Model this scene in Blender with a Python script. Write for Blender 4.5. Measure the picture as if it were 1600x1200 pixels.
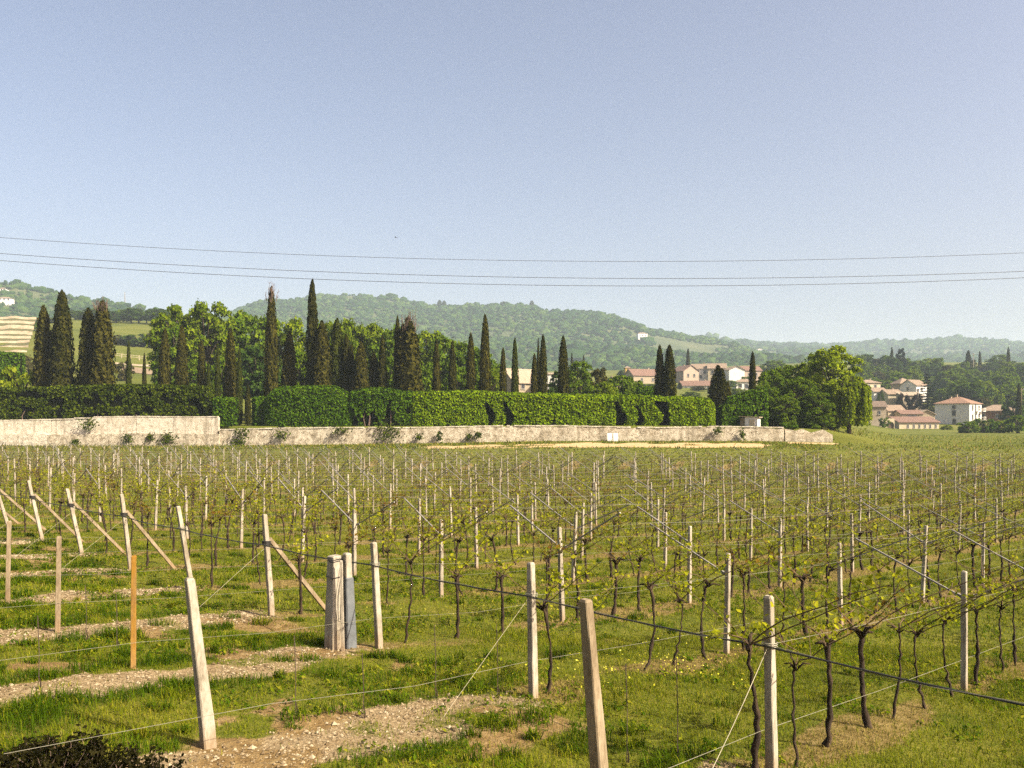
import bpy, math, random
import numpy as np
from mathutils import Vector, Matrix

R = math.radians
ALB = .74                            # scales all ramp colours down to offset the raised exposure
rng = np.random.default_rng(11)
random.seed(5)
for o in list(bpy.data.objects):
    bpy.data.objects.remove(o)
sc = bpy.context.scene
COL = sc.collection

# camera model of the place: a level camera with vertical lens shift (focal 1350 px at 1600 px width)
F, CX, HY, CZ = 1350.0, 800.0, 661.0, 3.85
SUN_AZ, SUN_EL = 119.0, 40.0        # clockwise from the view direction (+Y), elevation

def W(px, py, Z):                    # picture point at depth Z -> world
    return Vector(((px - CX) / F * Z, Z, CZ + (HY - py) / F * Z))

# ------------------------------------------------------------------ numpy noise
def vnoise(x, y, seed=0):
    x = np.asarray(x, float); y = np.asarray(y, float)
    xi = np.floor(x).astype(np.int64); yi = np.floor(y).astype(np.int64)
    xf = x - xi; yf = y - yi
    u = xf * xf * (3 - 2 * xf); v = yf * yf * (3 - 2 * yf)
    def h(a, b):
        n = (a * 374761393 + b * 668265263 + seed * 1442695041) & 0x7fffffff
        n = ((n ^ (n >> 13)) * 1274126177) & 0x7fffffff
        return ((n ^ (n >> 16)) & 0xffff) / 65535.0
    return (h(xi, yi) * (1 - u) + h(xi + 1, yi) * u) * (1 - v) + (h(xi, yi + 1) * (1 - u) + h(xi + 1, yi + 1) * u) * v

def sstep(a, b, x):
    t = np.clip((np.asarray(x, float) - a) / (b - a), 0, 1)
    return t * t * (3 - 2 * t)

# ------------------------------------------------------------------ mesh building
class MB:
    def __init__(self):
        self.v = []; self.f = []; self.n = 0
    def add(self, verts, faces, mat=0):
        verts = np.asarray(verts, float).reshape(-1, 3)
        faces = np.asarray(faces, np.int64)
        self.v.append(verts); self.f.append((faces + self.n, mat)); self.n += len(verts)
    def xform(self, M):
        M = np.array(M)
        self.v = [v @ M[:3, :3].T + M[:3, 3] for v in self.v]; return self
    def box(self, c, s, rot=None, mat=0):
        c = np.array(c, float); s = np.array(s, float) / 2
        v = np.array([[x, y, z] for z in (-1, 1) for y in (-1, 1) for x in (-1, 1)], float) * s
        if rot is not None: v = v @ np.array(rot).T
        self.add(v + c, [[0, 2, 3, 1], [4, 5, 7, 6], [0, 1, 5, 4], [2, 6, 7, 3], [0, 4, 6, 2], [1, 3, 7, 5]], mat)
    def tube(self, path, rad, n=6, mat=0, cap=True, jit=0.0):
        path = np.asarray(path, float); m = len(path)
        rad = np.broadcast_to(np.asarray(rad, float), (m,))
        t = np.gradient(path, axis=0); t /= np.linalg.norm(t, axis=1)[:, None] + 1e-9
        ref = np.array([0, 0, 1.0]) if abs(t[0][2]) < .9 else np.array([1.0, 0, 0])
        a = np.arange(n) / n * 2 * math.pi
        vs = []
        for i in range(m):
            b = np.cross(t[i], ref); b /= np.linalg.norm(b) + 1e-9
            c = np.cross(b, t[i]); ref = np.cross(t[i], b) * -1 if False else ref
            rr = rad[i] * (1 + (rng.random(n) - .5) * jit) if jit else rad[i]
            vs.append(path[i] + (np.cos(a) * rr)[:, None] * b + (np.sin(a) * rr)[:, None] * c)
        k = np.arange(n); fs = []
        for i in range(m - 1):
            fs.append(np.stack([i * n + k, i * n + (k + 1) % n, (i + 1) * n + (k + 1) % n, (i + 1) * n + k], 1))
        v = np.concatenate(vs)
        self.add(v, np.concatenate(fs), mat)
        if cap:
            base = self.n - len(v)
            for i0, fl in ((0, True), ((m - 1) * n, False)):
                idx = base + i0 + (k[::-1] if fl else k)
                self.f.append((idx[None, :], mat))
    def cards(self, c, nrm, size, asp=1.3, mat=0, up=None):
        c = np.asarray(c, float); N = len(c)
        nrm = np.asarray(nrm, float); nrm = nrm / (np.linalg.norm(nrm, axis=1)[:, None] + 1e-9)
        r = rng.normal(size=(N, 3)) if up is None else np.asarray(up, float) + rng.normal(size=(N, 3)) * .35
        T = r - (r * nrm).sum(1)[:, None] * nrm; T /= np.linalg.norm(T, axis=1)[:, None] + 1e-9
        B = np.cross(nrm, T)
        s = np.broadcast_to(np.asarray(size, float), (N,))[:, None]
        v = np.stack([c - T * s * asp * .5, c + B * s * .5 + nrm * s * .12, c + T * s * asp * .5, c - B * s * .5 + nrm * s * .12], 1).reshape(-1, 3)
        self.add(v, np.arange(N * 4).reshape(N, 4), mat)
    def mesh(self, name, mats, smooth=False):
        me = bpy.data.meshes.new(name)
        V = np.concatenate(self.v) if self.v else np.zeros((0, 3))
        li = []; ls = []; mi = []; pos = 0
        for f, m in self.f:
            k = f.shape[1]; li.append(f.reshape(-1)); ls.append(pos + np.arange(len(f)) * k); pos += f.size
            mi.append(np.broadcast_to(np.asarray(m, np.int32), (len(f),)))
        li = np.concatenate(li).astype(np.int32); ls = np.concatenate(ls).astype(np.int32); mi = np.concatenate(mi).astype(np.int32)
        me.vertices.add(len(V)); me.vertices.foreach_set('co', V.astype(np.float32).ravel())
        me.loops.add(len(li)); me.loops.foreach_set('vertex_index', li)
        me.polygons.add(len(ls)); me.polygons.foreach_set('loop_start', ls)
        me.polygons.foreach_set('material_index', mi)
        me.polygons.foreach_set('use_smooth', np.full(len(ls), bool(smooth)))
        me.update(calc_edges=True); me.validate()
        for m in (mats if isinstance(mats, (list, tuple)) else [mats]): me.materials.append(m)
        return me
    def build(self, name, mats, parent=None, smooth=False, loc=None, **k):
        o = bpy.data.objects.new(name, self.mesh(name, mats, smooth)); COL.objects.link(o)
        if parent is not None: o.parent = parent
        if loc is not None: o.location = loc
        if k: tag(o, **k)
        return o

def tag(o, label=None, cat=None, group=None, kind=None):
    if label: o['label'] = label
    if cat: o['category'] = cat
    if group: o['group'] = group
    if kind: o['kind'] = kind
    return o

def thing(name, label, cat, loc=(0, 0, 0), rz=0.0, group=None):
    o = bpy.data.objects.new(name, None); COL.objects.link(o)
    o.empty_display_size = .3
    o.location = loc; o.rotation_euler = (0, 0, rz)
    return tag(o, label, cat, group)

def part(name, me, parent, label=None):
    o = bpy.data.objects.new(name, me); COL.objects.link(o); o.parent = parent
    if label: o['label'] = label
    return o

def objmat(o, mat):                 # material held by the object, so that meshes can be shared
    for s in o.material_slots:
        s.link = 'OBJECT'; s.material = mat

# ------------------------------------------------------------------ materials
def new_mat(name):
    m = bpy.data.materials.new(name); m.use_nodes = True
    nt = m.node_tree
    for n in list(nt.nodes): nt.nodes.remove(n)
    out = nt.nodes.new('ShaderNodeOutputMaterial')
    return m, nt, out

def nd(nt, t, **kw):
    n = nt.nodes.new(t)
    for k, v in kw.items():
        if k.startswith('i_'): n.inputs[k[2:].replace('_', ' ')].default_value = v
        else: setattr(n, k, v)
    return n

def ramp(nt, fac, stops):
    r = nt.nodes.new('ShaderNodeValToRGB'); e = r.color_ramp.elements
    while len(e) < len(stops): e.new(0.5)
    for k, (p, c) in enumerate(stops):
        e[k].position = p; e[k].color = (c[0] * ALB, c[1] * ALB, c[2] * ALB, 1)
    nt.links.new(fac, r.inputs[0]); return r.outputs[0]

def mixc(nt, fac, a, b, mode='MIX'):
    m = nt.nodes.new('ShaderNodeMix'); m.data_type = 'RGBA'; m.blend_type = mode
    for s, v in ((m.inputs[0], fac), (m.inputs[6], a), (m.inputs[7], b)):
        if hasattr(v, 'is_linked') or hasattr(v, 'links'): nt.links.new(v, s)
        elif isinstance(v, (int, float)): s.default_value = v
        else: s.default_value = (*v, 1)
    return m.outputs[2]

def math_(nt, op, a, b=None, clamp=False):
    m = nt.nodes.new('ShaderNodeMath'); m.operation = op; m.use_clamp = clamp
    for k, v in enumerate((a, b)):
        if v is None: continue
        if isinstance(v, (int, float)): m.inputs[k].default_value = v
        else: nt.links.new(v, m.inputs[k])
    return m.outputs[0]

def noise(nt, vec, scale, detail=4, rough=.6):
    n = nd(nt, 'ShaderNodeTexNoise'); n.inputs['Scale'].default_value = scale
    n.inputs['Detail'].default_value = detail; n.inputs['Roughness'].default_value = rough
    if vec is not None: nt.links.new(vec, n.inputs['Vector'])
    return n.outputs[0]

def leaf_mat(name, cols, trans=.3, nscale=.35, rough=.6, wfac=.45):
    """leaf cards: colour varies per leaf and in soft clumps; part of the light passes through"""
    m, nt, out = new_mat(name)
    g = nd(nt, 'ShaderNodeNewGeometry')
    ns = noise(nt, g.outputs['Position'], nscale, 3)
    f = math_(nt, 'ADD', math_(nt, 'MULTIPLY', g.outputs['Random Per Island'], wfac), math_(nt, 'MULTIPLY', ns, 1 - wfac))
    f = math_(nt, 'ADD', math_(nt, 'MULTIPLY', math_(nt, 'SUBTRACT', f, .5), 1.7), .5, True)
    k = len(cols)
    c = ramp(nt, f, [(i / (k - 1), cc) for i, cc in enumerate(cols)])
    d = nd(nt, 'ShaderNodeBsdfPrincipled'); d.inputs['Roughness'].default_value = rough
    d.inputs['Specular IOR Level'].default_value = 0.0
    nt.links.new(c, d.inputs['Base Color'])
    t = nd(nt, 'ShaderNodeBsdfTranslucent'); 
    c2 = mixc(nt, .5, c, (.25, .32, .03), 'MIX'); c3 = mixc(nt, .6, c, c2)
    nt.links.new(c3, t.inputs['Color'])
    mx = nd(nt, 'ShaderNodeMixShader'); mx.inputs[0].default_value = trans
    nt.links.new(d.outputs[0], mx.inputs[1]); nt.links.new(t.outputs[0], mx.inputs[2])
    nt.links.new(mx.outputs[0], out.inputs[0])
    return m

def solid_mat(name, stops, nscale=3.0, rough=.8, bump=.3, bscale=None, spec=.3, detail=5, metallic=0.0, stretch=None, bdist=.02):
    m, nt, out = new_mat(name)
    tc = nd(nt, 'ShaderNodeTexCoord'); vec = tc.outputs['Object']
    if stretch:
        mp = nd(nt, 'ShaderNodeMapping'); mp.inputs['Scale'].default_value = stretch
        nt.links.new(vec, mp.inputs[0]); vec = mp.outputs[0]
    ns = noise(nt, vec, nscale, detail, .65)
    k = math_(nt, 'ADD', math_(nt, 'MULTIPLY', math_(nt, 'SUBTRACT', ns, .5), 1.8), .5, True)
    c = ramp(nt, k, stops)
    p = nd(nt, 'ShaderNodeBsdfPrincipled'); p.inputs['Roughness'].default_value = rough
    p.inputs['Specular IOR Level'].default_value = spec; p.inputs['Metallic'].default_value = metallic
    nt.links.new(c, p.inputs['Base Color'])
    if bump:
        b = nd(nt, 'ShaderNodeBump'); b.inputs['Strength'].default_value = bump; b.inputs['Distance'].default_value = bdist
        nt.links.new(noise(nt, vec, bscale or nscale * 4, 5), b.inputs['Height']); nt.links.new(b.outputs[0], p.inputs['Normal'])
    nt.links.new(p.outputs[0], out.inputs[0])
    return m

M = {}
def weathered(name, stops, splash=(.2, .13, .065)):
    m, nt, out = new_mat(name)
    tc = nd(nt, 'ShaderNodeTexCoord'); g = nd(nt, 'ShaderNodeNewGeometry'); oi = nd(nt, 'ShaderNodeObjectInfo')
    mp = nd(nt, 'ShaderNodeMapping'); mp.inputs['Scale'].default_value = (1, 1, .3); nt.links.new(tc.outputs['Object'], mp.inputs[0])
    off = nd(nt, 'ShaderNodeVectorMath', operation='ADD'); nt.links.new(mp.outputs[0], off.inputs[0])
    sc_ = nd(nt, 'ShaderNodeVectorMath', operation='SCALE'); nt.links.new(oi.outputs['Location'], sc_.inputs[0]); sc_.inputs['Scale'].default_value = 3.7; nt.links.new(sc_.outputs[0], off.inputs[1])
    n1 = noise(nt, off.outputs[0], 7, 5, .7); n2 = noise(nt, off.outputs[0], 38, 4, .7); n3 = noise(nt, off.outputs[0], 2.2, 3)
    f = math_(nt, 'ADD', math_(nt, 'MULTIPLY', n1, .6), math_(nt, 'MULTIPLY', n2, .4))
    c = ramp(nt, f, stops)
    mr = nd(nt, 'ShaderNodeMapRange'); mr.inputs[1].default_value = .54; mr.inputs[2].default_value = .68; nt.links.new(n3, mr.inputs[0])
    c = mixc(nt, math_(nt, 'MULTIPLY', mr.outputs[0], .55), c, (.13, .1, .06))
    mr = nd(nt, 'ShaderNodeMapRange'); mr.inputs[1].default_value = .64; mr.inputs[2].default_value = .7; nt.links.new(n2, mr.inputs[0])
    c = mixc(nt, math_(nt, 'MULTIPLY', mr.outputs[0], .7), c, (.06, .05, .035))
    sx = nd(nt, 'ShaderNodeSeparateXYZ'); nt.links.new(tc.outputs['Object'], sx.inputs[0])
    mr = nd(nt, 'ShaderNodeMapRange'); mr.inputs[1].default_value = .32; mr.inputs[2].default_value = .02; nt.links.new(math_(nt, 'ADD', sx.outputs[2], math_(nt, 'MULTIPLY', math_(nt, 'SUBTRACT', n1, .5), .5)), mr.inputs[0])
    c = mixc(nt, math_(nt, 'MULTIPLY', mr.outputs[0], .6), c, splash)
    p = nd(nt, 'ShaderNodeBsdfPrincipled'); p.inputs['Roughness'].default_value = .9; p.inputs['Specular IOR Level'].default_value = .15; nt.links.new(c, p.inputs['Base Color'])
    b = nd(nt, 'ShaderNodeBump'); b.inputs['Strength'].default_value = .6; b.inputs['Distance'].default_value = .008; nt.links.new(f, b.inputs['Height']); nt.links.new(b.outputs[0], p.inputs['Normal'])
    nt.links.new(p.outputs[0], out.inputs[0]); return m
M['concrete'] = weathered('concrete', [(.33, (.14, .115, .075)), (.48, (.315, .275, .205)), (.62, (.45, .405, .32))])
M['concrete_grey'] = solid_mat('concrete_grey', [(0, (.08, .085, .085)), (.5, (.12, .13, .135)), (1, (.17, .18, .18))], 6, .85, .3, 60, bdist=.006)
M['old_wood'] = weathered('old_wood', [(.33, (.11, .075, .04)), (.48, (.235, .18, .11)), (.62, (.34, .275, .18))])
M['orange_wood'] = weathered('orange_wood', [(.33, (.12, .06, .014)), (.46, (.25, .125, .016)), (.62, (.36, .2, .035))])
M['arm_metal'] = solid_mat('arm_metal', [(0, (.14, .13, .11)), (.5, (.24, .22, .19)), (1, (.34, .32, .28))], 9, .55, .1, spec=.5, metallic=.25)
M['wire'] = solid_mat('wire', [(0, (.2, .185, .13)), (1, (.34, .32, .23))], 2, .5, 0, metallic=.3, spec=.5)
M['twine'] = solid_mat('twine', [(0, (.3, .27, .18)), (1, (.46, .41, .28))], 3, .8, 0)
M['pipe'] = solid_mat('pipe', [(0, (.018, .016, .013)), (1, (.04, .036, .03))], 4, .5, .1)
M['rod'] = solid_mat('rod', [(0, (.05, .035, .025)), (1, (.1, .07, .05))], 4, .7, 0)
M['line'] = solid_mat('line', [(0, (.05, .05, .055)), (1, (.09, .09, .1))], 1, .6, 0)
M['bark'] = solid_mat('bark', [(0, (.012, .008, .004)), (.5, (.036, .022, .011)), (1, (.095, .06, .03))], 9, .95, .9, 45, stretch=(1, 1, .3), bdist=.02)
M['cane'] = solid_mat('cane', [(0, (.07, .042, .02)), (1, (.17, .11, .055))], 9, .9, .3)
M['trunk'] = solid_mat('trunk', [(0, (.03, .022, .015)), (1, (.11, .08, .055))], 5, .95, .6, 20)
M['twig'] = solid_mat('twig', [(0, (.09, .06, .045)), (1, (.19, .13, .1))], 5, .95, 0)
M['white_slab'] = solid_mat('white_slab', [(0, (.55, .53, .48)), (1, (.75, .73, .67))], 4, .8, .2)
# foliage
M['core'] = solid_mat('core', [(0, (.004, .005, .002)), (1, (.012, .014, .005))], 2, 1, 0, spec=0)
M['vineleaf'] = leaf_mat('vineleaf', [(.13, .145, .006), (.25, .265, .01), (.38, .36, .02)], .4, 1.2)
M['vineleaf_red'] = leaf_mat('vineleaf_red', [(.12, .055, .014), (.17, .115, .015), (.2, .17, .02)], .35, 1.2)
M['farleaf'] = leaf_mat('farleaf', [(.085, .065, .014), (.135, .125, .016), (.185, .18, .018)], .35, .15)
M['cypress'] = leaf_mat('cypress', [(.008, .01, .002), (.024, .026, .005), (.056, .053, .009)], .05, .8)
M['cypress_brown'] = leaf_mat('cypress_brown', [(.011, .011, .003), (.034, .034, .006), (.078, .07, .012)], .05, .8)
M['cypress_green'] = leaf_mat('cypress_green', [(.012, .018, .003), (.03, .038, .006), (.055, .064, .01)], .07, .8)
M['hedge_dark'] = leaf_mat('hedge_dark', [(.014, .026, .002), (.04, .06, .004), (.105, .135, .008)], .1, .55)
M['hedge_mid'] = leaf_mat('hedge_mid', [(.02, .052, .002), (.055, .115, .005), (.11, .185, .009)], .16, .5)
M['hedge_light'] = leaf_mat('hedge_light', [(.07, .135, .003), (.155, .245, .006), (.235, .32, .01)], .2, .5)
M['tree_light'] = leaf_mat('tree_light', [(.058, .105, .003), (.13, .19, .007), (.22, .265, .014)], .3, .3)
M['tree_mid'] = leaf_mat('tree_mid', [(.035, .075, .004), (.09, .155, .008), (.16, .21, .013)], .26, .3)
M['tree_dark'] = leaf_mat('tree_dark', [(.018, .042, .006), (.042, .08, .012), (.08, .125, .02)], .15, .3)
M['tree_bright'] = leaf_mat('tree_bright', [(.095, .15, .005), (.21, .285, .008), (.34, .39, .016)], .36, .4)
M['tree_yellow'] = leaf_mat('tree_yellow', [(.07, .11, .004), (.15, .2, .007), (.25, .28, .02)], .35, .5)
M['tree_brown'] = leaf_mat('tree_brown', [(.03, .026, .01), (.06, .055, .016), (.1, .09, .025)], .15, .4)
M['cedar'] = leaf_mat('cedar', [(.004, .007, .006), (.009, .015, .011), (.02, .028, .02)], .05, .5)
M['purple'] = leaf_mat('purple', [(.012, .006, .01), (.022, .012, .017), (.035, .02, .025)], .1, .5)
M['shrub_shaded'] = leaf_mat('shrub_shaded', [(.005, .005, .002), (.012, .011, .004), (.03, .027, .008)], .08, 3)  # leaf colour near-black to carry the shadow the corner shrubs stand in
M['forest'] = leaf_mat('forest', [(.007, .022, .006), (.022, .05, .011), (.06, .095, .018)], 0.0, .0055, wfac=.42)
M['grass'] = leaf_mat('grass', [(.062, .092, .003), (.142, .172, .006), (.265, .24, .022)], .28, .8, wfac=.5)
M['grass_lush'] = leaf_mat('grass_lush', [(.017, .042, .002), (.048, .09, .004), (.1, .15, .007)], .28, 1.5)
M['grass_dry'] = leaf_mat('grass_dry', [(.13, .09, .022), (.22, .165, .045), (.34, .28, .09)], .25, 1.5)
M['flower'] = leaf_mat('flower', [(.45, .42, .02), (.6, .58, .05), (.75, .7, .15)], .3, 1.5)
HAZE, HAZE_COL = .00018, (.68, .83, .97)
SKY_AIR, SKY_DUST, SKY_OZONE, SKY_STR, SKY_TINT = .8, 6.5, 1.5, .084, (1.15, 1.01, .965)
SUN_STR, SUN_COL, EXPO = 5.0, (1.0, .9, .72), 1.48
# ------------------------------------------------------------------ the lie of the land
def uv(X, Y):   # u along the vine rows from the headland line, v across them
    return .72 * X + .694 * Y - 8.5, -.694 * X + .72 * Y
def from_uv(u, v):
    return .72 * (u + 8.5) - .694 * v, .694 * (u + 8.5) + .72 * v
ROW_DV, POST_DU = 3.655, 4.5
V0 = 4.89

TC = [-900, 0, 120, 260, 420, 700, 850, 1000, 1180, 1290, 1400, 1500, 1600, 2500]
TT = [(92, [702, 702, 702, 702, 702, 701, 700, 700, 700, 703, 704, 704, 704, 704]),
      (96, [699, 699, 699, 699, 699, 697, 694, 694, 694, 697, 699, 700, 700, 700]),
      (100, [697, 697, 697, 697, 696, 692, 689, 689, 689, 691, 695, 697, 697, 697]),
      (101.08, [697, 697, 697, 697, 696, 692, 689, 689, 689, 691, 695, 697, 697, 697]),
      (101.4, [664, 664, 664, 664, 666, 666, 665, 665, 666, 672, 694, 697, 697, 697]),
      (112, [664, 664, 664, 664, 665, 664, 664, 664, 664, 670, 689, 692, 692, 692]),
      (150, [630, 630, 628, 632, 652, 655, 655, 655, 655, 664, 682, 684, 684, 684]),
      (200, [588, 588, 590, 600, 645, 640, 640, 640, 645, 660, 676, 677, 677, 677]),
      (250, [557, 557, 560, 575, 620, 618, 616, 622, 630, 650, 669, 669, 669, 668]),
      (300, [530, 530, 532, 545, 600, 604, 604, 612, 618, 640, 652, 653, 652, 650]),
      (350, [508, 508, 510, 522, 590, 596, 596, 604, 608, 620, 636, 638, 636, 630]),
      (400, [498, 498, 500, 508, 575, 586, 588, 598, 598, 605, 616, 618, 612, 600]),
      (450, [496, 496, 497, 503, 565, 581, 584, 588, 588, 590, 598, 600, 594, 580]),
      (600, [500, 500, 500, 505, 560, 577, 580, 579, 574, 572, 572, 574, 572, 565]),
      (750, [520, 520, 520, 525, 570, 577, 580, 578, 570, 566, 566, 566, 566, 566]),
      (4000, [588] * 14)]
TZ = np.array([t[0] for t in TT], float)
TYv = np.array([t[1] for t in TT], float)

def far_z(X, Y):
    px = np.clip(CX + F * X / np.maximum(Y, 1), -900, 2500)
    cols = np.stack([np.interp(px, TC, row) for row in TYv], 0)          # rows x N
    k = np.clip(np.searchsorted(TZ, Y) - 1, 0, len(TZ) - 2)
    t = np.clip((Y - TZ[k]) / (TZ[k + 1] - TZ[k]), 0, 1)
    ar = np.arange(len(px))
    e0 = (HY - cols[k, ar]) / F * TZ[k]; e1 = (HY - cols[k + 1, ar]) / F * TZ[k + 1]
    return CZ + e0 * (1 - t) + e1 * t

def near_z(X, Y):
    u, v = uv(X, Y)
    z = np.where(u > 0, -1.6 * (1 - np.exp(-np.maximum(u, 0) / 22)), -.075 * u)
    z = z + .5 * sstep(45, 88, Y) + 1.3 * sstep(5.5, 1.5, Y)
    z = z + (vnoise(X * .9, Y * .9, 3) - .5) * .09 + (vnoise(X * 2.7, Y * 2.7, 4) - .5) * .04
    return z

def gz(X, Y):
    X = np.atleast_1d(np.asarray(X, float)); Y = np.atleast_1d(np.asarray(Y, float))
    X, Y = np.broadcast_arrays(X, Y); sh = X.shape; X = X.ravel(); Y = Y.ravel()
    n = near_z(X, Y); f = far_z(X, np.maximum(Y, 92))
    w = sstep(88, 92, Y)
    return (n * (1 - w) + f * w).reshape(sh)
def gz1(X, Y): return float(gz(X, Y)[0])

def at(px, py, z0=5.0, z1=88.0, lift=0.0):       # where the sight line through a picture point meets the ground
    Z = np.linspace(z0, z1, 3000); X = (px - CX) / F * Z
    d = CZ + (HY - py) / F * Z - gz(X, Y=Z) - lift
    i = int(np.argmax(d < 0)) if (d < 0).any() else len(Z) - 1
    return Vector((X[i], Z[i], gz1(X[i], Z[i])))
def on(px, Z):                                   # ground point in the direction px at depth Z
    X = (px - CX) / F * Z
    return Vector((X, Z, gz1(X, Z)))

def gravel_mask(X, Y):
    u, v = uv(X, Y)
    d = np.abs(((v - V0) / ROW_DV + .5) % 1 - .5) * ROW_DV
    w = .5 + (vnoise(X * .8, Y * .8, 21) - .5) * .5 + (vnoise(X * 3, Y * 3, 22) - .5) * .25
    g = sstep(w + .16, w - .16, d) * sstep(.5, -.5, u) * sstep(-.6, .2, v - V0 + 2.9)
    return g * sstep(.18, .42, vnoise(X * .45, Y * .45, 23) + .15) * (1 - .5 * sstep(.62, .74, vnoise(X * 2.2, Y * 2.2, 24)))
def bare_mask(X, Y):
    u, v = uv(X, Y)
    return sstep(.6, .78, vnoise(X * .8 + 9, Y * .8, 31) * .7 + vnoise(X * 2.3, Y * 2.3, 32) * .3) * sstep(.8, -.8, u)
def dry_mask(X, Y):
    u, v = uv(X, Y)
    d = np.abs(((v - V0) / ROW_DV + .5) % 1 - .5) * ROW_DV
    w = .38 + (vnoise(X * .9, Y * .9, 41) - .5) * .5
    return sstep(w + .25, w - .25, d) * sstep(-.3, .3, u) * sstep(.2, .6, vnoise(X * .6, Y * .6, 42) + .15)
def soil_mask(X, Y):                              # ploughed strip on the bank in front of the wall
    px = CX + F * X / np.maximum(Y, 1)
    e = (vnoise(X * .35, Y * .35, 51) - .5) * 3.0 + (vnoise(X * 1.1, Y * 1.1, 52) - .5) * 1.8
    a = sstep(92.2, 92.8, Y + e * .3) * sstep(97.2, 96.2, Y + e) * sstep(640, 690, px) * sstep(1225, 1180, px)
    b = sstep(97.5, 98, Y) * sstep(99.6, 99.2, Y) * sstep(1225, 1235, px) * sstep(1320, 1300, px) * .9
    return np.clip(a + b, 0, 1) * sstep(.2, .5, vnoise(X * .25 + 3, Y * .6, 53) + .18)

ys = np.concatenate([np.arange(-16, 6, 2.0), np.arange(6, 34, .22), np.arange(34, 88, 1.2), np.arange(88, 100.2, .4),
                     [100.6, 101.05, 101.1, 101.25, 101.4, 102], np.arange(103, 160, 3.0), np.arange(160, 460, 6.0), np.arange(460, 760, 15.0), np.geomspace(760, 4100, 30)])
ss = np.linspace(-1, 1, 281); ss = np.sign(ss) * np.abs(ss) ** 1.15
GX = ss[None, :] * (ys[:, None] * 0.95 + 18) ; GY = np.repeat(ys[:, None], len(ss), 1)
GZ = gz(GX, GY)
mb = MB(); nr, nc = GX.shape
idx = np.arange(nr * nc).reshape(nr, nc)
mb.add(np.stack([GX, GY, GZ], 2).reshape(-1, 3), np.stack([idx[:-1, :-1], idx[:-1, 1:], idx[1:, 1:], idx[1:, :-1]], 2).reshape(-1, 4))

def ground_mat():
    m, nt, out = new_mat('ground')
    g = nd(nt, 'ShaderNodeNewGeometry'); P = g.outputs['Position']
    def attr(n): a = nd(nt, 'ShaderNodeAttribute', attribute_name=n); return a.outputs['Fac']
    n1 = noise(nt, P, .7, 5); n2 = noise(nt, P, 6, 5, .7); n3 = noise(nt, P, 45, 3, .7); n4 = noise(nt, P, .05, 3)
    def hard(a, s=1.0):
        f = math_(nt, 'ADD', a, math_(nt, 'MULTIPLY', math_(nt, 'SUBTRACT', n2, .5), .7 * s))
        mr = nd(nt, 'ShaderNodeMapRange'); mr.inputs[1].default_value = .38; mr.inputs[2].default_value = .6
        nt.links.new(f, mr.inputs[0]); return mr.outputs[0]
    fg = math_(nt, 'ADD', math_(nt, 'MULTIPLY', n1, .55), math_(nt, 'MULTIPLY', n2, .45))
    grass = ramp(nt, fg, [(.3, (.038, .052, .004)), (.45, (.085, .098, .008)), (.58, (.14, .136, .016)), (.72, (.19, .155, .035))])
    far = ramp(nt, math_(nt, 'ADD', math_(nt, 'MULTIPLY', n4, .6), math_(nt, 'MULTIPLY', n2, .4)), [(.3, (.05, .065, .008)), (.5, (.105, .118, .015)), (.7, (.16, .15, .035))])
    base = mixc(nt, attr('far'), grass, far)
    dry = ramp(nt, n2, [(.3, (.1, .06, .02)), (.5, (.2, .13, .05)), (.7, (.29, .21, .095))])
    c = mixc(nt, math_(nt, 'MULTIPLY', hard(attr('dry')), .75), base, dry)
    vor = nd(nt, 'ShaderNodeTexVoronoi'); vor.inputs['Scale'].default_value = 26; nt.links.new(P, vor.inputs['Vector'])
    st = ramp(nt, vor.outputs['Color'], [(.2, (.16, .112, .055)), (.5, (.27, .2, .105)), (.8, (.38, .3, .175))])
    st = mixc(nt, n3, st, (.155, .11, .055))
    c = mixc(nt, hard(attr('gravel')), c, st)
    c = mixc(nt, hard(attr('bare')), c, dry)
    soil = ramp(nt, n2, [(.3, (.33, .2, .085)), (.5, (.47, .33, .165)), (.7, (.56, .44, .26))])
    c = mixc(nt, hard(attr('soil'), .5), c, soil)
    p = nd(nt, 'ShaderNodeBsdfPrincipled'); p.inputs['Roughness'].default_value = .95; p.inputs['Specular IOR Level'].default_value = .1
    nt.links.new(c, p.inputs['Base Color'])
    b = nd(nt, 'ShaderNodeBump'); b.inputs['Strength'].default_value = .8; b.inputs['Distance'].default_value = .05
    hgt = math_(nt, 'ADD', math_(nt, 'MULTIPLY', n2, .8), math_(nt, 'ADD', math_(nt, 'MULTIPLY', n3, .35), math_(nt, 'MULTIPLY', vor.outputs['Distance'], .3)))
    nt.links.new(hgt, b.inputs['Height']); nt.links.new(b.outputs[0], p.inputs['Normal'])
    nt.links.new(p.outputs[0], out.inputs[0]); return m
ground = mb.build('ground', ground_mat(), smooth=True, kind='structure', label='grassy vineyard ground with gravel strips rising towards the hills')
def set_attr(o, name, val):
    a = o.data.attributes.new(name, 'FLOAT', 'POINT'); a.data.foreach_set('value', np.asarray(val, np.float32).ravel())
set_attr(ground, 'gravel', gravel_mask(GX, GY) * (GY < 60)); set_attr(ground, 'bare', bare_mask(GX, GY) * (GY < 60))
set_attr(ground, 'dry', dry_mask(GX, GY) * (GY < 90)); set_attr(ground, 'soil', soil_mask(GX, GY)); set_attr(ground, 'far', sstep(86, 93, GY))

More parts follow.
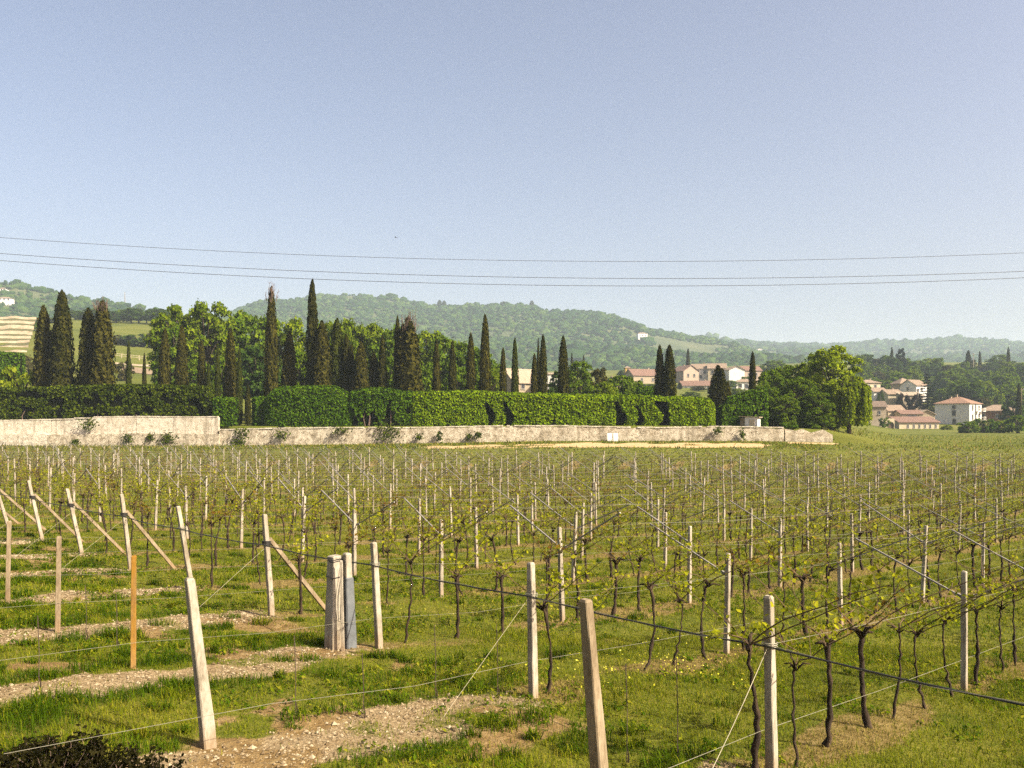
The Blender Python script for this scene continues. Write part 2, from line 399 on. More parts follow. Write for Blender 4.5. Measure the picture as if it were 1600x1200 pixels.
# ------------------------------------------------------------------ grass
def visible_pts(n, za, zb, marg=None):
    marg = marg or (1.34 if za < 30 else 1.08)
    Z = np.sqrt(rng.random(n) * (zb * zb - za * za) + za * za)
    X = (rng.random(n) * 2 - 1) * Z * .5926 * marg
    return X, Z
def blades(mb, X, Y, L, Wd, lean, mat, two=True):
    N = len(X); z = gz(X, Y) - .01
    az = rng.random(N) * 6.283; d = np.stack([np.cos(az), np.sin(az), az * 0], 1); s = np.stack([-np.sin(az), np.cos(az), az * 0], 1)
    P = np.stack([X, Y, z], 1); up = np.array([0, 0, 1.0])
    L = L[:, None]; w = Wd[:, None] * .5; ln = lean[:, None]
    tip = P + up * L * (1 - .35 * ln) + d * L * ln
    if two:
        mid = P + up * L * .58 + d * L * ln * .3
        v = np.stack([P - s * w, P + s * w, mid + s * w * .75, mid - s * w * .75, tip], 1).reshape(-1, 3)
        b = np.arange(N)[:, None] * 5
        n0 = mb.n
        mb.add(v, b + np.array([[0, 1, 2, 3]]), mat)
        mb.f.append((b + np.array([[3, 2, 4]]) + n0, mat))
    else:
        v = np.stack([P - s * w, P + s * w, tip], 1).reshape(-1, 3)
        mb.add(v, np.arange(N)[:, None] * 3 + np.array([[0, 1, 2]]), mat)
def grass_zone(mb, n, za, zb, l0, l1, w0, two):
    X, Y = visible_pts(n, za, zb)
    keep = rng.random(n) > np.clip(gravel_mask(X, Y) * 1.05 + bare_mask(X, Y) * .8, 0, .985)
    X, Y = X[keep], Y[keep]; n = len(X)
    u, v = uv(X, Y)
    dry = dry_mask(X, Y) + bare_mask(X, Y)
    lush = sstep(.57, .78, vnoise(X * 1.1 + 40, Y * 1.1, 61) * .6 + vnoise(X * 3.1, Y * 3.1, 62) * .4) * (1 - np.clip(dry, 0, 1)) * (.35 + .65 * sstep(1.5, -1, u))
    lush = np.maximum(lush, gravel_edge(X, Y))
    r = rng.random(n)
    mat = np.where(r < np.clip(dry * .8, 0, .8) + .05, 2, np.where(rng.random(n) < lush * .95, 1, 0))
    tall = 1 + .9 * lush * (mat == 1)
    L = (l0 + (l1 - l0) * rng.random(n) ** 1.6) * tall * (.6 + .8 * vnoise(X * .7, Y * .7, 64)) * np.where(mat == 2, .75, 1)
    blades(mb, X, Y, L, w0 * (.7 + .6 * rng.random(n)), .2 + .75 * rng.random(n), mat, two)
def gravel_edge(X, Y):
    u, v = uv(X, Y)
    d = np.abs(((v - V0) / ROW_DV + .5) % 1 - .5) * ROW_DV
    return sstep(.45, .6, d) * sstep(1.25, .8, d) * sstep(.42, .6, vnoise(X * .9, Y * .9 + 70, 66)) * sstep(.3, -.6, u)
mb = MB()
grass_zone(mb, 240000, 7.6, 17, .03, .12, .008, True)
grass_zone(mb, 190000, 17, 34, .05, .14, .018, False)
grass_zone(mb, 170000, 34, 89, .09, .26, .05, False)
# thicker tufts, mostly where the turf meets the gravel
X0, Y0 = visible_pts(6500, 7.6, 34)
uu, vv = uv(X0, Y0)
k = rng.random(len(X0)) < np.clip(.9 * gravel_edge(X0, Y0) + .22 * sstep(1.5, -1, uu) + .05, 0, 1) * (1 - gravel_mask(X0, Y0))
X0, Y0 = X0[k], Y0[k]
for x0, y0 in zip(X0, Y0):
    m = int(rng.integers(30, 95)); rr = rng.uniform(.05, .2); h = rng.uniform(.1, .27) * (.75 + rr)
    a = rng.random(m) * 6.283; d = rr * np.sqrt(rng.random(m))
    blades(mb, x0 + np.cos(a) * d * 1.5, y0 + np.sin(a) * d, h * (.45 + .75 * rng.random(m)), np.full(m, .008 + .0004 * y0), .25 + .85 * rng.random(m), np.where(rng.random(m) < .8, 1, 0) * (rng.random() > .08), True)
mb.build('grass', [M['grass'], M['grass_lush'], M['grass_dry']], kind='stuff', label='short green grass covering the vineyard ground', cat='grass')

mb = MB(); X, Y = visible_pts(11000, 7.6, 26)
k = (vnoise(X * .8, Y * .8, 68) > .5) & (rng.random(len(X)) > gravel_mask(X, Y) * .75); X, Y = X[k], Y[k]
rep = 6; a = rng.random(len(X) * rep) * 6.283; X = np.repeat(X, rep); Y = np.repeat(Y, rep); d = .02 + .05 * rng.random(len(X))
c = np.stack([X + np.cos(a) * d, Y + np.sin(a) * d, gz(X, Y) + .03 + .05 * rng.random(len(X))], 1)
mb.cards(c, np.stack([np.cos(a) * .7, np.sin(a) * .7, a * 0 + 1], 1), .02 + .025 * rng.random(len(X)), 2.0, up=np.stack([np.cos(a), np.sin(a), a * 0 + .3], 1), mat=(rng.random(len(X)) < .6).astype(int))
mb.build('weeds', [M['grass'], M['grass_lush']], kind='stuff', label='low broad leaved weeds scattered through the near turf', cat='weeds')
# tiny yellow flowers in the turf
mb = MB(); X, Y = [], []
for (px, py, k, sp) in ((1030, 1048, 90, .7), (930, 1062, 55, .7), (1090, 1040, 60, .5), (880, 1072, 30, .6), (1120, 1010, 60, .6), (760, 960, 60, 1.2)):
    p = at(px, py); X.append(p.x + rng.normal(size=k) * sp * 1.3); Y.append(p.y + rng.normal(size=k) * sp * .45)
X = np.concatenate(X); Y = np.concatenate(Y)
c = np.stack([X, Y, gz(X, Y) + .05 + rng.random(len(X)) * .1], 1)
mb.cards(c, rng.normal(size=(len(X), 3)) + [0, 0, 1.6], .02 + .02 * rng.random(len(X)), 1.1)
mb.build('wildflowers', M['flower'], kind='stuff', label='small yellow wildflowers scattered in the grass under the vines', cat='flowers')

# stones of the gravel strips
mb = MB()
X, Y = visible_pts(520000, 7.6, 30)
g = gravel_mask(X, Y); k = rng.random(len(X)) < g * .4; X, Y = X[k], Y[k]; n = len(X)
big = .008 + .016 * rng.random(n) ** 3 + .028 * (rng.random(n) > .992) * rng.random(n); s = big * (.8 + Y / 22)
oc = np.array([[1, 0, 0], [0, 1, 0], [-1, 0, 0], [0, -1, 0], [0, 0, .7], [0, 0, -.6]], float)
v = oc[None] * (s[:, None, None] * (.7 + .6 * rng.random((n, 6, 1)))); a = rng.random(n) * 6.28
ca, sa = np.cos(a)[:, None], np.sin(a)[:, None]
v = np.stack([v[..., 0] * ca - v[..., 1] * sa, v[..., 0] * sa + v[..., 1] * ca, v[..., 2]], 2) + np.stack([X, Y, gz(X, Y) + s * .25], 1)[:, None, :]
fc = np.array([[0, 1, 4], [1, 2, 4], [2, 3, 4], [3, 0, 4], [1, 0, 5], [2, 1, 5], [3, 2, 5], [0, 3, 5]])
mb.add(v.reshape(-1, 3), (np.arange(n)[:, None, None] * 6 + fc[None]).reshape(-1, 3))
M['stone'] = leaf_mat('stone', [(.13, .092, .05), (.235, .178, .102), (.36, .295, .19)], 0, .5, .9, wfac=.8)
mb.build('gravel', M['stone'], kind='stuff', label='loose pale stones lying on the bare strips of the headland', cat='gravel')
# ------------------------------------------------------------------ the vineyard
ORD = ('first second third fourth fifth sixth seventh eighth ninth tenth eleventh twelfth thirteenth fourteenth fifteenth sixteenth '
       'seventeenth eighteenth nineteenth twentieth twenty-first twenty-second twenty-third twenty-fourth twenty-fifth twenty-sixth '
       'twenty-seventh twenty-eighth twenty-ninth thirtieth thirty-first thirty-second').split()
RZ = math.atan2(.694, .72)
def in_view(X, Y, m=1.03, pad=.6): return abs(X) < Y * .5926 * m + pad + 2.2 * (Y < 30) and 7 < Y < 88.5

def shaft(mb, h, w0, w1, dx=0.0, dy=0.0, mat=0, below=.12, ch=.09):
    """square post with chamfered edges, w0 wide at the foot and w1 at the rounded top, its top shifted by dx, dy"""
    rings = [(-below, w0, 0)] + [(h * q, w0 * (1 - q) + w1 * q, q) for q in (.12, .26, .4, .55, .7, .84, .95)] + [(h - .022, w1, 1), (h, w1 * .74, 1)]
    vs = []
    for z, w, t in rings:
        a = w / 2; b = a * (1 - 2 * ch)
        for x, y in ((a, -b), (a, b), (b, a), (-b, a), (-a, b), (-a, -b), (-b, -a), (b, -a)):
            vs.append((x + dx * t + random.uniform(-.0035, .0035), y + dy * t + random.uniform(-.0035, .0035), z + random.uniform(-.003, .003)))
    fs = [[i * 8 + k, i * 8 + (k + 1) % 8, (i + 1) * 8 + (k + 1) % 8, (i + 1) * 8 + k] for i in range(len(rings) - 1) for k in range(8)]
    mb.add(vs, fs, mat); n0 = mb.n - len(vs)
    mb.f.append((np.array([[n0 + 8 * (len(rings) - 1) + k for k in range(8)]]), mat))

def bar(mb, a, b, w, t, mat=0, up=(0, 0, 1)):
    a, b = Vector(a), Vector(b); d = (b - a); L = d.length; d.normalize()
    s = d.cross(Vector(up)).normalized(); n = s.cross(d)
    rot = np.array([[s.x, d.x, n.x], [s.y, d.y, n.y], [s.z, d.z, n.z]])
    mb.box((a + b) / 2, (w, L, t), rot, mat)

POST_ME = []
for k in range(3):
    b_ = MB(); shaft(b_, 1.9, .092, .075, random.uniform(-.03, .03), random.uniform(-.03, .03)); POST_ME.append(b_.mesh('shaft', M['concrete']))
def arm_mesh(s):
    b_ = MB(); bar(b_, (.06, s * .02, 1.47), (.06, s * 1.72, 2.27), .03, .024)
    bar(b_, (.06, s * .0, 1.47), (.06, s * .14, 1.52), .05, .05)
    return b_.mesh('arm', M['arm_metal'])
ARM_ME = {1: arm_mesh(1), -1: arm_mesh(-1)}

# first posts of each row inside the field, read off the photograph; the rest follow at even spacing
first_u = {0: 6.1, 1: 5.2, 2: 4.75, 3: 4.5, 4: 4.5, 5: 5.0}
rows = {}
posts = []
for n in range(0, 28):
    v = V0 + ROW_DV * n
    u = first_u.get(n, 4.6 + random.uniform(-.5, .5)); k = 1; rows[n] = [0.0]
    while u < 128:
        uu = u + random.uniform(-.22, .22) * (k > 1); vv = v + random.uniform(-.06, .06)
        X, Y = from_uv(uu, vv)
        rows[n].append(uu)
        if in_view(X, Y): posts.append((Y, n, k, X, uu))
        k += 1; u += POST_DU
posts.sort()
def post_label(n, k, Y):
    if Y < 42: return f'concrete trellis post with slanting arms, {ORD[k]} along the {ORD[n]} vine row from the front'
    return 'small distant trellis post with slanting arms deep in the vineyard'
PG = 'trellis posts standing in the vine rows'
for Y, n, k, X, uu in posts[:296]:
    t = thing('trellis_post', post_label(n, k, Y), 'post', (X, Y, gz1(X, Y)), RZ + random.uniform(-.12, .12), PG)
    t.rotation_euler = (random.uniform(-.035, .035), random.uniform(-.035, .035), t.rotation_euler[2])
    sz = random.uniform(.95, 1.07) * (1 if Y < 40 else random.uniform(.95, 1.18))
    t.scale = (1, 1, sz)
    if Y > 45: t.scale = (1.0, 1.0, sz)
    part('shaft', POST_ME[(n + k) % 3], t)
    if random.random() < .88: part('arm', ARM_ME[1], t)
    if random.random() < .85: part('arm', ARM_ME[-1], t)
if len(posts) > 296:
    far_ = MB()
    for Y, n, k, X, uu in posts[296:]:
        m_ = MB(); shaft(m_, 1.9, .105, .085)
        for s in (1, -1): bar(m_, (.06, s * .02, 1.47), (.06, s * 1.72, 2.27), .04, .04)
        m_.xform(Matrix.Translation((X, Y, gz1(X, Y))) @ Matrix.Rotation(RZ, 4, 'Z'))
        for vv_ in m_.v: pass
        off = far_.n
        far_.v += m_.v; far_.f += [(f + off, mm) for f, mm in m_.f]; far_.n += m_.n
    far_.build('distant_posts', M['concrete'], kind='stuff', cat='posts', label='farthest trellis posts of the vineyard below the stone wall')

# --- end posts on the headland line, leaning outwards; most with a wooden brace
ends = []
for n in range(0, 12):
    d = 1 / (.000577 + .000158 * n); px = -533 + d; Z = 9.5 * (1 + .2738 * n)
    ends.append((n, px, Z))
end_lab = ['nearest concrete end post with the black pipe tied on, at the lower right',
           'upright pale concrete end post right of the leaning brown post, black pipe across it',
           'pale concrete end post just right of the stone pillar',
           'concrete end post whose wooden brace comes down left of the stone pillar',
           'concrete end post without a brace behind the near leaning post',
           'braced concrete end post directly behind the orange stake',
           'braced end post, first to the left of the orange stake',
           'braced end post, second to the left of the orange stake',
           'braced end post, third to the left of the orange stake', 'braced end post at the left edge of the vineyard']
lean_px = {0: -10, 1: -6, 2: -11, 3: -12, 4: -22, 5: -14, 6: -22, 7: -20, 8: -24, 9: -24}
end_h = {0: 1.98, 1: 1.9, 2: 1.82, 3: 2.05, 4: 1.95, 5: 2.0, 6: 1.95, 7: 2.0, 8: 2.0, 9: 2.0}
END = {}
for n, px, Z in ends[:10]:
    X = (px + 6 - CX) / F * Z; z = gz1(X, Z); END[n] = Vector((X, Z, z))
    t = thing('end_post', end_lab[n], 'post', (X, Z, z), RZ, 'end posts along the vineyard headland')
    s = -lean_px[n] / F * Z / .98
    b_ = MB(); shaft(b_, end_h[n], 0.11 if n < 3 else .105, .088, -s, 0); b_.build('shaft', M['concrete'], t)
    if n in (3, 5, 6, 7, 8, 9):
        t3 = 1.45 / end_h[n]
        L = {3: 1.3, 5: 1.2}.get(n, 1.25)
        foot = Vector(from_uv(uv(X, Z)[0] + L, uv(X, Z)[1])); fz = gz1(foot.x, foot.y) - z
        b_ = MB(); bar(b_, (-s * t3 + .05, 0, 1.56), (L, 0.0, fz - .03), .085, .075)
        br = b_.build('brace', M['old_wood'], t)
        b_ = MB()
        for q in range(5):
            b_.tube([(-s * t3 + math.cos(a) * .085, math.sin(a) * .085, 1.44 + q * .018 + .006 * math.sin(a * 2)) for a in np.linspace(0, 6.283, 13)], .009, 4, cap=False)
        b_.build('wire_binding', M['pipe'], t)
    else:
        b_ = MB()
        for q in range(3):
            b_.tube([(-s * .75 + math.cos(a) * .085, math.sin(a) * .085, 1.43 + q * .02) for a in np.linspace(0, 6.283, 13)], .005, 4, cap=False)
        b_.build('wire_binding', M['wire'], t)

# --- black pipe along the end posts
pth = []
for n in range(9, -1, -1):
    e = END[n]; s = -lean_px[n] / F * e.y * .72
    pth.append(e + Vector((-s * .72 - .055, -s * .69 - .07, 1.44)))
P0 = pth[0] + (pth[0] - pth[2]) * 1.5; P1 = pth[-1] + (pth[-1] - pth[-2]) * 1.0; P1.z -= .02
pp = [P0] + pth + [P1]; fine = []
for a, b in zip(pp[:-1], pp[1:]):
    for q in range(8):
        f_ = q / 8; c_ = a.lerp(b, f_); c_.z -= .035 * math.sin(math.pi * f_) - random.uniform(-.004, .004); fine.append(tuple(c_))
b_ = MB(); b_.tube(fine, .0105, 6); 
pipe = b_.build('drip_pipe', M['pipe'], label='black irrigation pipe tied along the row end posts', cat='pipe')
b_ = MB(); f2 = [(x + .02 * math.sin(i * 1.1), y, z + .022 * math.cos(i * 1.1)) for i, (x, y, z) in enumerate(fine)]
b_.tube(f2, .0028, 4); b_.build('wire', M['wire'], pipe)

# --- guy wires from the end posts to the ground outside the field
for n, (dx, lab) in {0: (1.75, 'pale twine guy from the nearest end post down to the bottom edge'), 1: (1.75, 'thin guy wire slanting from the upright end post to the gravel strip'),
                     3: (1.9, 'thin guy wire beside the near leaning post'), 5: (1.8, 'thin guy wire just right of the orange stake'),
                     6: (1.8, 'thin guy wire slanting left of the orange stake'), 7: (1.8, 'thin guy wire slanting over the left grass')}.items():
    e = END[n]; u, v = uv(e.x, e.y); gx, gy = from_uv(u - dx, v - .1)
    b_ = MB(); a_ = e + Vector((-.06, -.05, 1.42)); g_ = Vector((gx, gy, gz1(gx, gy)))
    b_.tube([tuple(a_.lerp(g_, q / 6) - Vector((0, 0, .05 * math.sin(math.pi * q / 6) * (n == 0)))) for q in range(7)], .004 if n == 0 else .003, 4)
    b_.build('guy_wire', M['twine'], label=lab, cat='wire', group='guy wires of the end posts')

# --- wires along the rows
WPOS = [(0.0, .5, 'low wire along the foot', .0028), (0.0, 1.42, 'wire tied to the posts', .0028), (.9, 1.87, 'wire halfway up the rear arms', .0025), (1.66, 2.26, 'wire along the rear arm tips', .0025),
        (-.9, 1.87, 'wire halfway up the front arms', .0025), (-1.66, 2.26, 'wire along the front arm tips', .0025)]
for n in range(0, 27):
    v = V0 + ROW_DV * n
    for k, (dv, h, nm, rad) in enumerate(WPOS):
        pts = []
        us = list(rows[n])
        if h < 1: us = [-13.0, -9.0, -3.9] + us
        elif h > 1.5: us = us[1:]
        for a, b in zip(us[:-1], us[1:]):
            for q in (0, .5):
                u = a + (b - a) * q; X, Y = from_uv(u, v + dv)
                if Y > 89 or Y < 5 or abs(X) > Y * .66 + 2: continue
                pts.append((X, Y, gz1(X, Y) + h - .04 * (q > 0)))
        if len(pts) < 3: continue
        if k > 0 and n > 20 and k in (2, 4): continue
        b_ = MB(); b_.tube(pts, rad * (1 + .012 * max(0, pts[0][1] - 15)), 3, cap=False)
        b_.build('trellis_wire', M['wire'], label=f'thin {nm} of the {ORD[n]} vine row from the front', cat='wire', group='wires strung along the vine rows')

# --- vines
def bez(p0, p1, p2, k=6):
    t = np.linspace(0, 1, k)[:, None]; p0, p1, p2 = map(np.array, (p0, p1, p2))
    return (1 - t) ** 2 * p0 + 2 * t * (1 - t) * p1 + t * t * p2

def vine_proto(kind, lite=False):
    """local x runs along the row, y across it; returns trunk, canes and foliage builders"""
    r = random.Random(100 + kind)
    tr, cn, lf = MB(), [], MB()
    H = r.uniform(1.12, 1.42); thick = .78 * (.02, .032, .038, .025, .036, .021, .029, .042)[kind % 8]
    bx, by = r.uniform(-.14, .14), r.uniform(-.1, .1)
    ns = 4 if lite else 16
    path = []
    for i in range(ns):
        t = i / (ns - 1)
        path.append((bx * math.sin(t * 3.1 + kind) + r.uniform(-.019, .019), by * math.sin(t * 2.4) + r.uniform(-.019, .019), t * H - .05))
    top = np.array(path[-1])
    rad = [thick * (1.35 - .6 * min(1, i / (ns - 1) * 1.6) + .35 * max(0, (i / (ns - 1) - .75)) * 4 * .6) * r.uniform(.7, 1.35) for i in range(ns)]
    tr.tube(path, rad, 3 if lite else 7, jit=0 if lite else .5)
    if not lite:                                         # gnarled head with stubby spurs
        for q in range(r.randint(3, 5)):
            a = r.uniform(0, 6.28); l = r.uniform(.08, .2)
            e = top + np.array([math.cos(a) * l, math.sin(a) * l, r.uniform(-.04, .13)])
            tr.tube([top - [0, 0, .05], (top + e) / 2 + [0, 0, .02], e], [thick * .95, thick * .75, thick * .45], 5, jit=.4)
    ends_ = []
    for s in (1, -1):
        m = r.choice((1, 1, 1, 2)) if kind % 3 else 1
        for q in range(m):
            ex = r.uniform(-.75, .75); ey = s * r.uniform(.9, 1.7)
            ends_.append((top + [ex * .3, s * .35, r.uniform(.15, .4)], np.array([ex, ey, 1.45 + abs(ey) * .47 + r.uniform(-.08, .05)])))
    ends_.append((top + [.25 * r.choice((-1, 1)), 0, .25], np.array([r.choice((-1, 1)) * r.uniform(.5, .95), r.uniform(-.15, .15), 1.5 + r.uniform(-.08, .1)])))
    C, Nn, S = [], [], []
    for mid, e in ends_:
        c = bez(top, mid, e, 3 if lite else 8)
        if not lite: c[1:-1] += np.array([[r.uniform(-.02, .02) for _ in range(3)] for _ in range(len(c) - 2)])
        b_ = MB(); b_.tube(c, np.linspace(.009, .004, len(c)), 3 if lite else 4); cn.append(b_)
        L = np.linalg.norm(e - top)
        for t in np.arange(.18, 1.0, .26 if lite else .11):
            i = min(int(t * (len(c) - 1)), len(c) - 2); f = t * (len(c) - 1) - i; p = c[i] * (1 - f) + c[i + 1] * f
            if r.random() < .2: continue
            sh = r.uniform(.06, .26); di = np.array([r.uniform(-.5, .5), r.uniform(-.5, .5), 1.0])
            k = r.randint(1, 3) if lite else r.randint(3, 7)
            for j in range(k):
                C.append(p + di * sh * (j + .5) / k + np.array([r.uniform(-.055, .055) for _ in range(3)])); Nn.append([r.uniform(-1, 1), r.uniform(-1, 1), r.uniform(.1, 1.4)])
                S.append(r.uniform(.03, .075) * (1.6 if lite else 1))
            if not lite and sh > .14: lf.tube([p, p + di * sh], [.004, .0025], 3, mat=1)
    for j in range(4 if lite else 14):                  # young shoots on the head
        C.append(top + np.array([r.uniform(-.16, .16), r.uniform(-.16, .16), r.uniform(-.02, .25)])); Nn.append([r.uniform(-1, 1), r.uniform(-1, 1), r.uniform(0, 1)]); S.append(r.uniform(.03, .07))
    lf.cards(np.array(C), np.array(Nn), np.array(S), 1.15)
    return tr, cn, lf

protos = []
for k in range(9):
    tr, cn, lf = vine_proto(k)
    protos.append((tr.mesh('trunk', M['bark'], True), [c.mesh('cane', M['cane']) for c in cn], lf.mesh('foliage', [M['vineleaf_red'] if k in (3, 7) else M['vineleaf'], M['cane']])))
look = ['slender', 'thick knobbly', 'stout', 'reddish-leaved slender', 'thick dark', 'thin crooked', 'twisted', 'reddish-leaved stout', 'bare-headed crooked']
vines = []
for n in range(0, 27):
    us = rows[n]; c = 0
    for a, b in zip(us[:-1], us[1:]):
        m = max(3, round((b - a) / 1.08))
        for q in range(m):
            u = a + (b - a) * (q + .5) / m + random.uniform(-.2, .2); v = V0 + ROW_DV * n + random.uniform(-.07, .07)
            c += 1
            X, Y = from_uv(u, v)
            if in_view(X, Y, 1.03, 1.5) and Y < 88 and random.random() > .05: vines.append((Y, n, c, X, random.randrange(9)))
vines.append((9.4, 0, 0, from_uv(-.02, V0 + .2)[0], 4))
vines.sort()
for Y, n, c, X, k in vines[:298]:
    lab = 'gnarled dark grapevine right against the nearest end post' if c == 0 else (f'{look[k]} grapevine, {ORD[min(c, 32) - 1]} along the {ORD[n]} vine row from the front' if c <= 32 and Y < 30 else f'{look[k]} grapevine in the middle distance of the vineyard, on the {ORD[n]} row back')
    t = thing('grapevine', lab, 'grapevine', (X, Y, gz1(X, Y)), RZ + random.choice((0, math.pi)) + random.uniform(-.15, .15), 'grapevines trained on the trellis rows')
    s = random.uniform(.92, 1.1); t.scale = (s, s, s * random.uniform(.96, 1.06))
    a, b, l = protos[k]
    part('trunk', a, t)
    for q in b: part('cane', q, t)
    part('foliage', l, t)
rest = MB()
lites = [vine_proto(k, True) for k in range(9)]
for Y, n, c, X, k in vines[298:]:
    tr, cn, lf = lites[k]
    a = RZ + random.choice((0, math.pi)); s = random.uniform(.95, 1.12); z = gz1(X, Y)
    ca, sa = math.cos(a) * s, math.sin(a) * s
    Mx = np.array([[ca, -sa, 0], [sa, ca, 0], [0, 0, s]]); T = np.array([X, Y, z])
    red = 3 if k in (3, 7) else (2 if random.random() < .35 + Y / 160 else 4)
    for src, mt in [(tr, 0)] + [(q, 1) for q in cn] + [(lf, red)]:
        off = rest.n
        for vv in src.v: rest.v.append(vv @ Mx.T + T)
        rest.f += [(f + off, mt) for f, _ in src.f]; rest.n += src.n
rest.build('distant_vines', [M['bark'], M['cane'], M['farleaf'], M['vineleaf_red'], M['vineleaf']], kind='stuff', cat='grapevines', label='mass of small budding grapevines filling the far half of the vineyard')

# --- headland: leaning posts, stakes, pillar, young-vine rods
def leaning(px, py, tpx, tpy, w0, w1, mat, name, lab, cat='post', base=None):
    p = base or at(px, py)
    top = W(tpx, tpy, p.y - .15); d = top - p
    t = thing(name, lab, cat, p, RZ)
    c_, s_ = math.cos(-RZ), math.sin(-RZ); dl = (d.x * c_ - d.y * s_, d.x * s_ + d.y * c_)
    b_ = MB(); shaft(b_, d.z, w0, w1, dl[0], dl[1]); b_.build('shaft', mat, t); return t, p, d
pt, pp_, pd_ = leaning(327, 1168, 296, 903, .142, .088, M['concrete'], 'leaning_post', 'thick tapered concrete post leaning left over the near gravel strip')
pb = on(946, 7.45)
leaning(946, 1284, 915, 936, .138, .088, M['old_wood'], 'leaning_post', 'brownish tapered post leaning left, cut off by the bottom edge', base=pb)
for (px, py, tpx, tpy, mat, lab) in ((208, 1045, 209, 868, 'orange_wood', 'bright orange wooden stake on the left gravel strip'),
                                   (90, 988, 92, 838, 'old_wood', 'slim grey stake left of the orange one'),
                                   (12, 945, 14, 814, 'old_wood', 'slim pale stake nearest the left edge')):
    p = at(px, py); d = W(tpx, tpy, p.y) - p
    b_ = MB(); shaft(b_, d.z, .075, .07, d.x, 0, below=.1, ch=.08)
    o = b_.build('stake', M[mat], loc=p, label=lab, cat='stake', group='slim stakes on the headland'); o.rotation_euler[2] = .35
# pillar: tapered white stone post, a slim bar and a grey slab wired to it
p = at(524, 1013); t = thing('stone_pillar', 'squat tapered stone pillar bound with wire in front of the vine rows', 'pillar', p, RZ)
b_ = MB(); shaft(b_, 1.56, .28, .2, 0, 0, below=.2, ch=.05); b_.build('block', M['concrete'], t)
b_ = MB(); 
for q, hh in ((0, 1.5), (1, 1.47), (2, 1.2)):
    b_.tube([(math.copysign(min(1, abs(math.cos(a)) * 1.35), math.cos(a)) * (.112 + .03 * (1.56 - hh)), math.copysign(min(1, abs(math.sin(a)) * 1.35), math.sin(a)) * (.112 + .03 * (1.56 - hh)), hh + .01 * math.sin(a * 3)) for a in np.linspace(0, 6.283, 33)], .006, 4, cap=False)
for q in range(4):
    b_.tube([(.12 - q * .02, -.14 - .01 * q, 1.5), (.1 - .05 * q, -.16, .95), (.13 - q * .07, -.165, .5), (.12, -.16, .3 + .1 * q)], .005, 4)
b_.build('wire', M['pipe'], t)
p2 = at(546, 1012); t = thing('end_post', 'pale concrete post with a thicker blue-grey lower part standing against the stone pillar', 'post', p2, RZ)
b_ = MB(); shaft(b_, 1.6, .14, .115, -.06, -.02, below=.2); b_.build('shaft', M['concrete'], t)
b_ = MB(); shaft(b_, 1.2, .2, .15, -.045, -.015, below=.1, ch=.1); b_.build('lower_part', M['concrete_grey'], t)  # thicker blue-grey piece around the lower part of the post
b_ = MB(); shaft(b_, 1.5, .05, .04, -.03, 0, below=.1); s_ = b_.build('stake', M['concrete'], loc=at(537, 1016) + Vector((0, -.06, 0)), label='slim white bar wedged between stone pillar and grey post', cat='stake', group='slim stakes on the headland')
rods = [(461, 1118, .98), (567, 1122, .8), (680, 1092, 1.0), (777, 1090, 1.0), (60, 1078, .95), (182, 1014, .9), (134, 1000, .9), (1058, 1188, 1.15), (979, 1192, 1.1)]
rlab = ['left of the stone pillar', 'right below the stone pillar', 'two steps right of the stone pillar', 'short of the upright end post', 'at the far left', 'beside the orange stake', 'between the grey and orange stakes', 'far right of the leaning brown post', 'just right of the leaning brown post']
for (px, py, h), l in zip(rods, rlab):
    p = at(px, py); b_ = MB()
    b_.tube([(0, 0, -.1), (.004, 0, .1), (.008, .003, h * .5), (-.01, 0, h)], .0055, 5)
    t = b_.build('rod', M['rod'], loc=p, label='thin dark iron rod for a young vine, ' + l, cat='rod', group='thin rods for young vines')
    b_ = MB(); b_.tube([(.02, 0, -.05), (.025, .01, .07), (.01, 0, .16)], [.012, .009, .004], 5); b_.build('young_vine', M['bark'], t)

# shrubs in the bottom left corner, their shadow painted as near-black leaves
def sprig_shrub(px, Z, w, h, n, lab, seed):
    r = np.random.default_rng(seed); p = on(px, Z); t = thing('dark_shrub', lab, 'shrub', p)
    st, lv = MB(), MB()
    for i in range(n):
        x, y = r.normal() * w * .5, r.normal() * w * .3; hh = h * r.uniform(.55, 1.1); lx, ly = r.normal() * .1, r.normal() * .1
        st.tube([(x * .6, y * .6, -.05), (x * .85 + lx * .3, y * .9, hh * .5), (x + lx, y + ly, hh)], [.006, .004, .002], 4)
        k = int(85 * hh / h); tt = r.random(k) ** .8
        c = np.stack([x * (.6 + .4 * tt) + lx * tt, y * (.6 + .4 * tt) + ly * tt, hh * tt], 1) + r.normal(size=(k, 3)) * .03
        lv.cards(c, r.normal(size=(k, 3)) + [0, 0, .5], .018 + .018 * r.random(k), 2.0)
    st.build('stems', M['twig'], t); lv.build('foliage', M['shrub_shaded'], t)
sprig_shrub(30, 8.05, .55, .36, 42, 'dark leafy shrub in the bottom left corner', 1)
sprig_shrub(105, 8.15, .5, .4, 46, 'dark upright shrub just right of the corner shrub', 2)
sprig_shrub(180, 8.2, .42, .27, 26, 'low dark shrub at the bottom edge, second from the corner one', 3)
sprig_shrub(262, 8.2, .3, .2, 12, 'small dark sprig at the bottom edge left of the leaning post', 4)
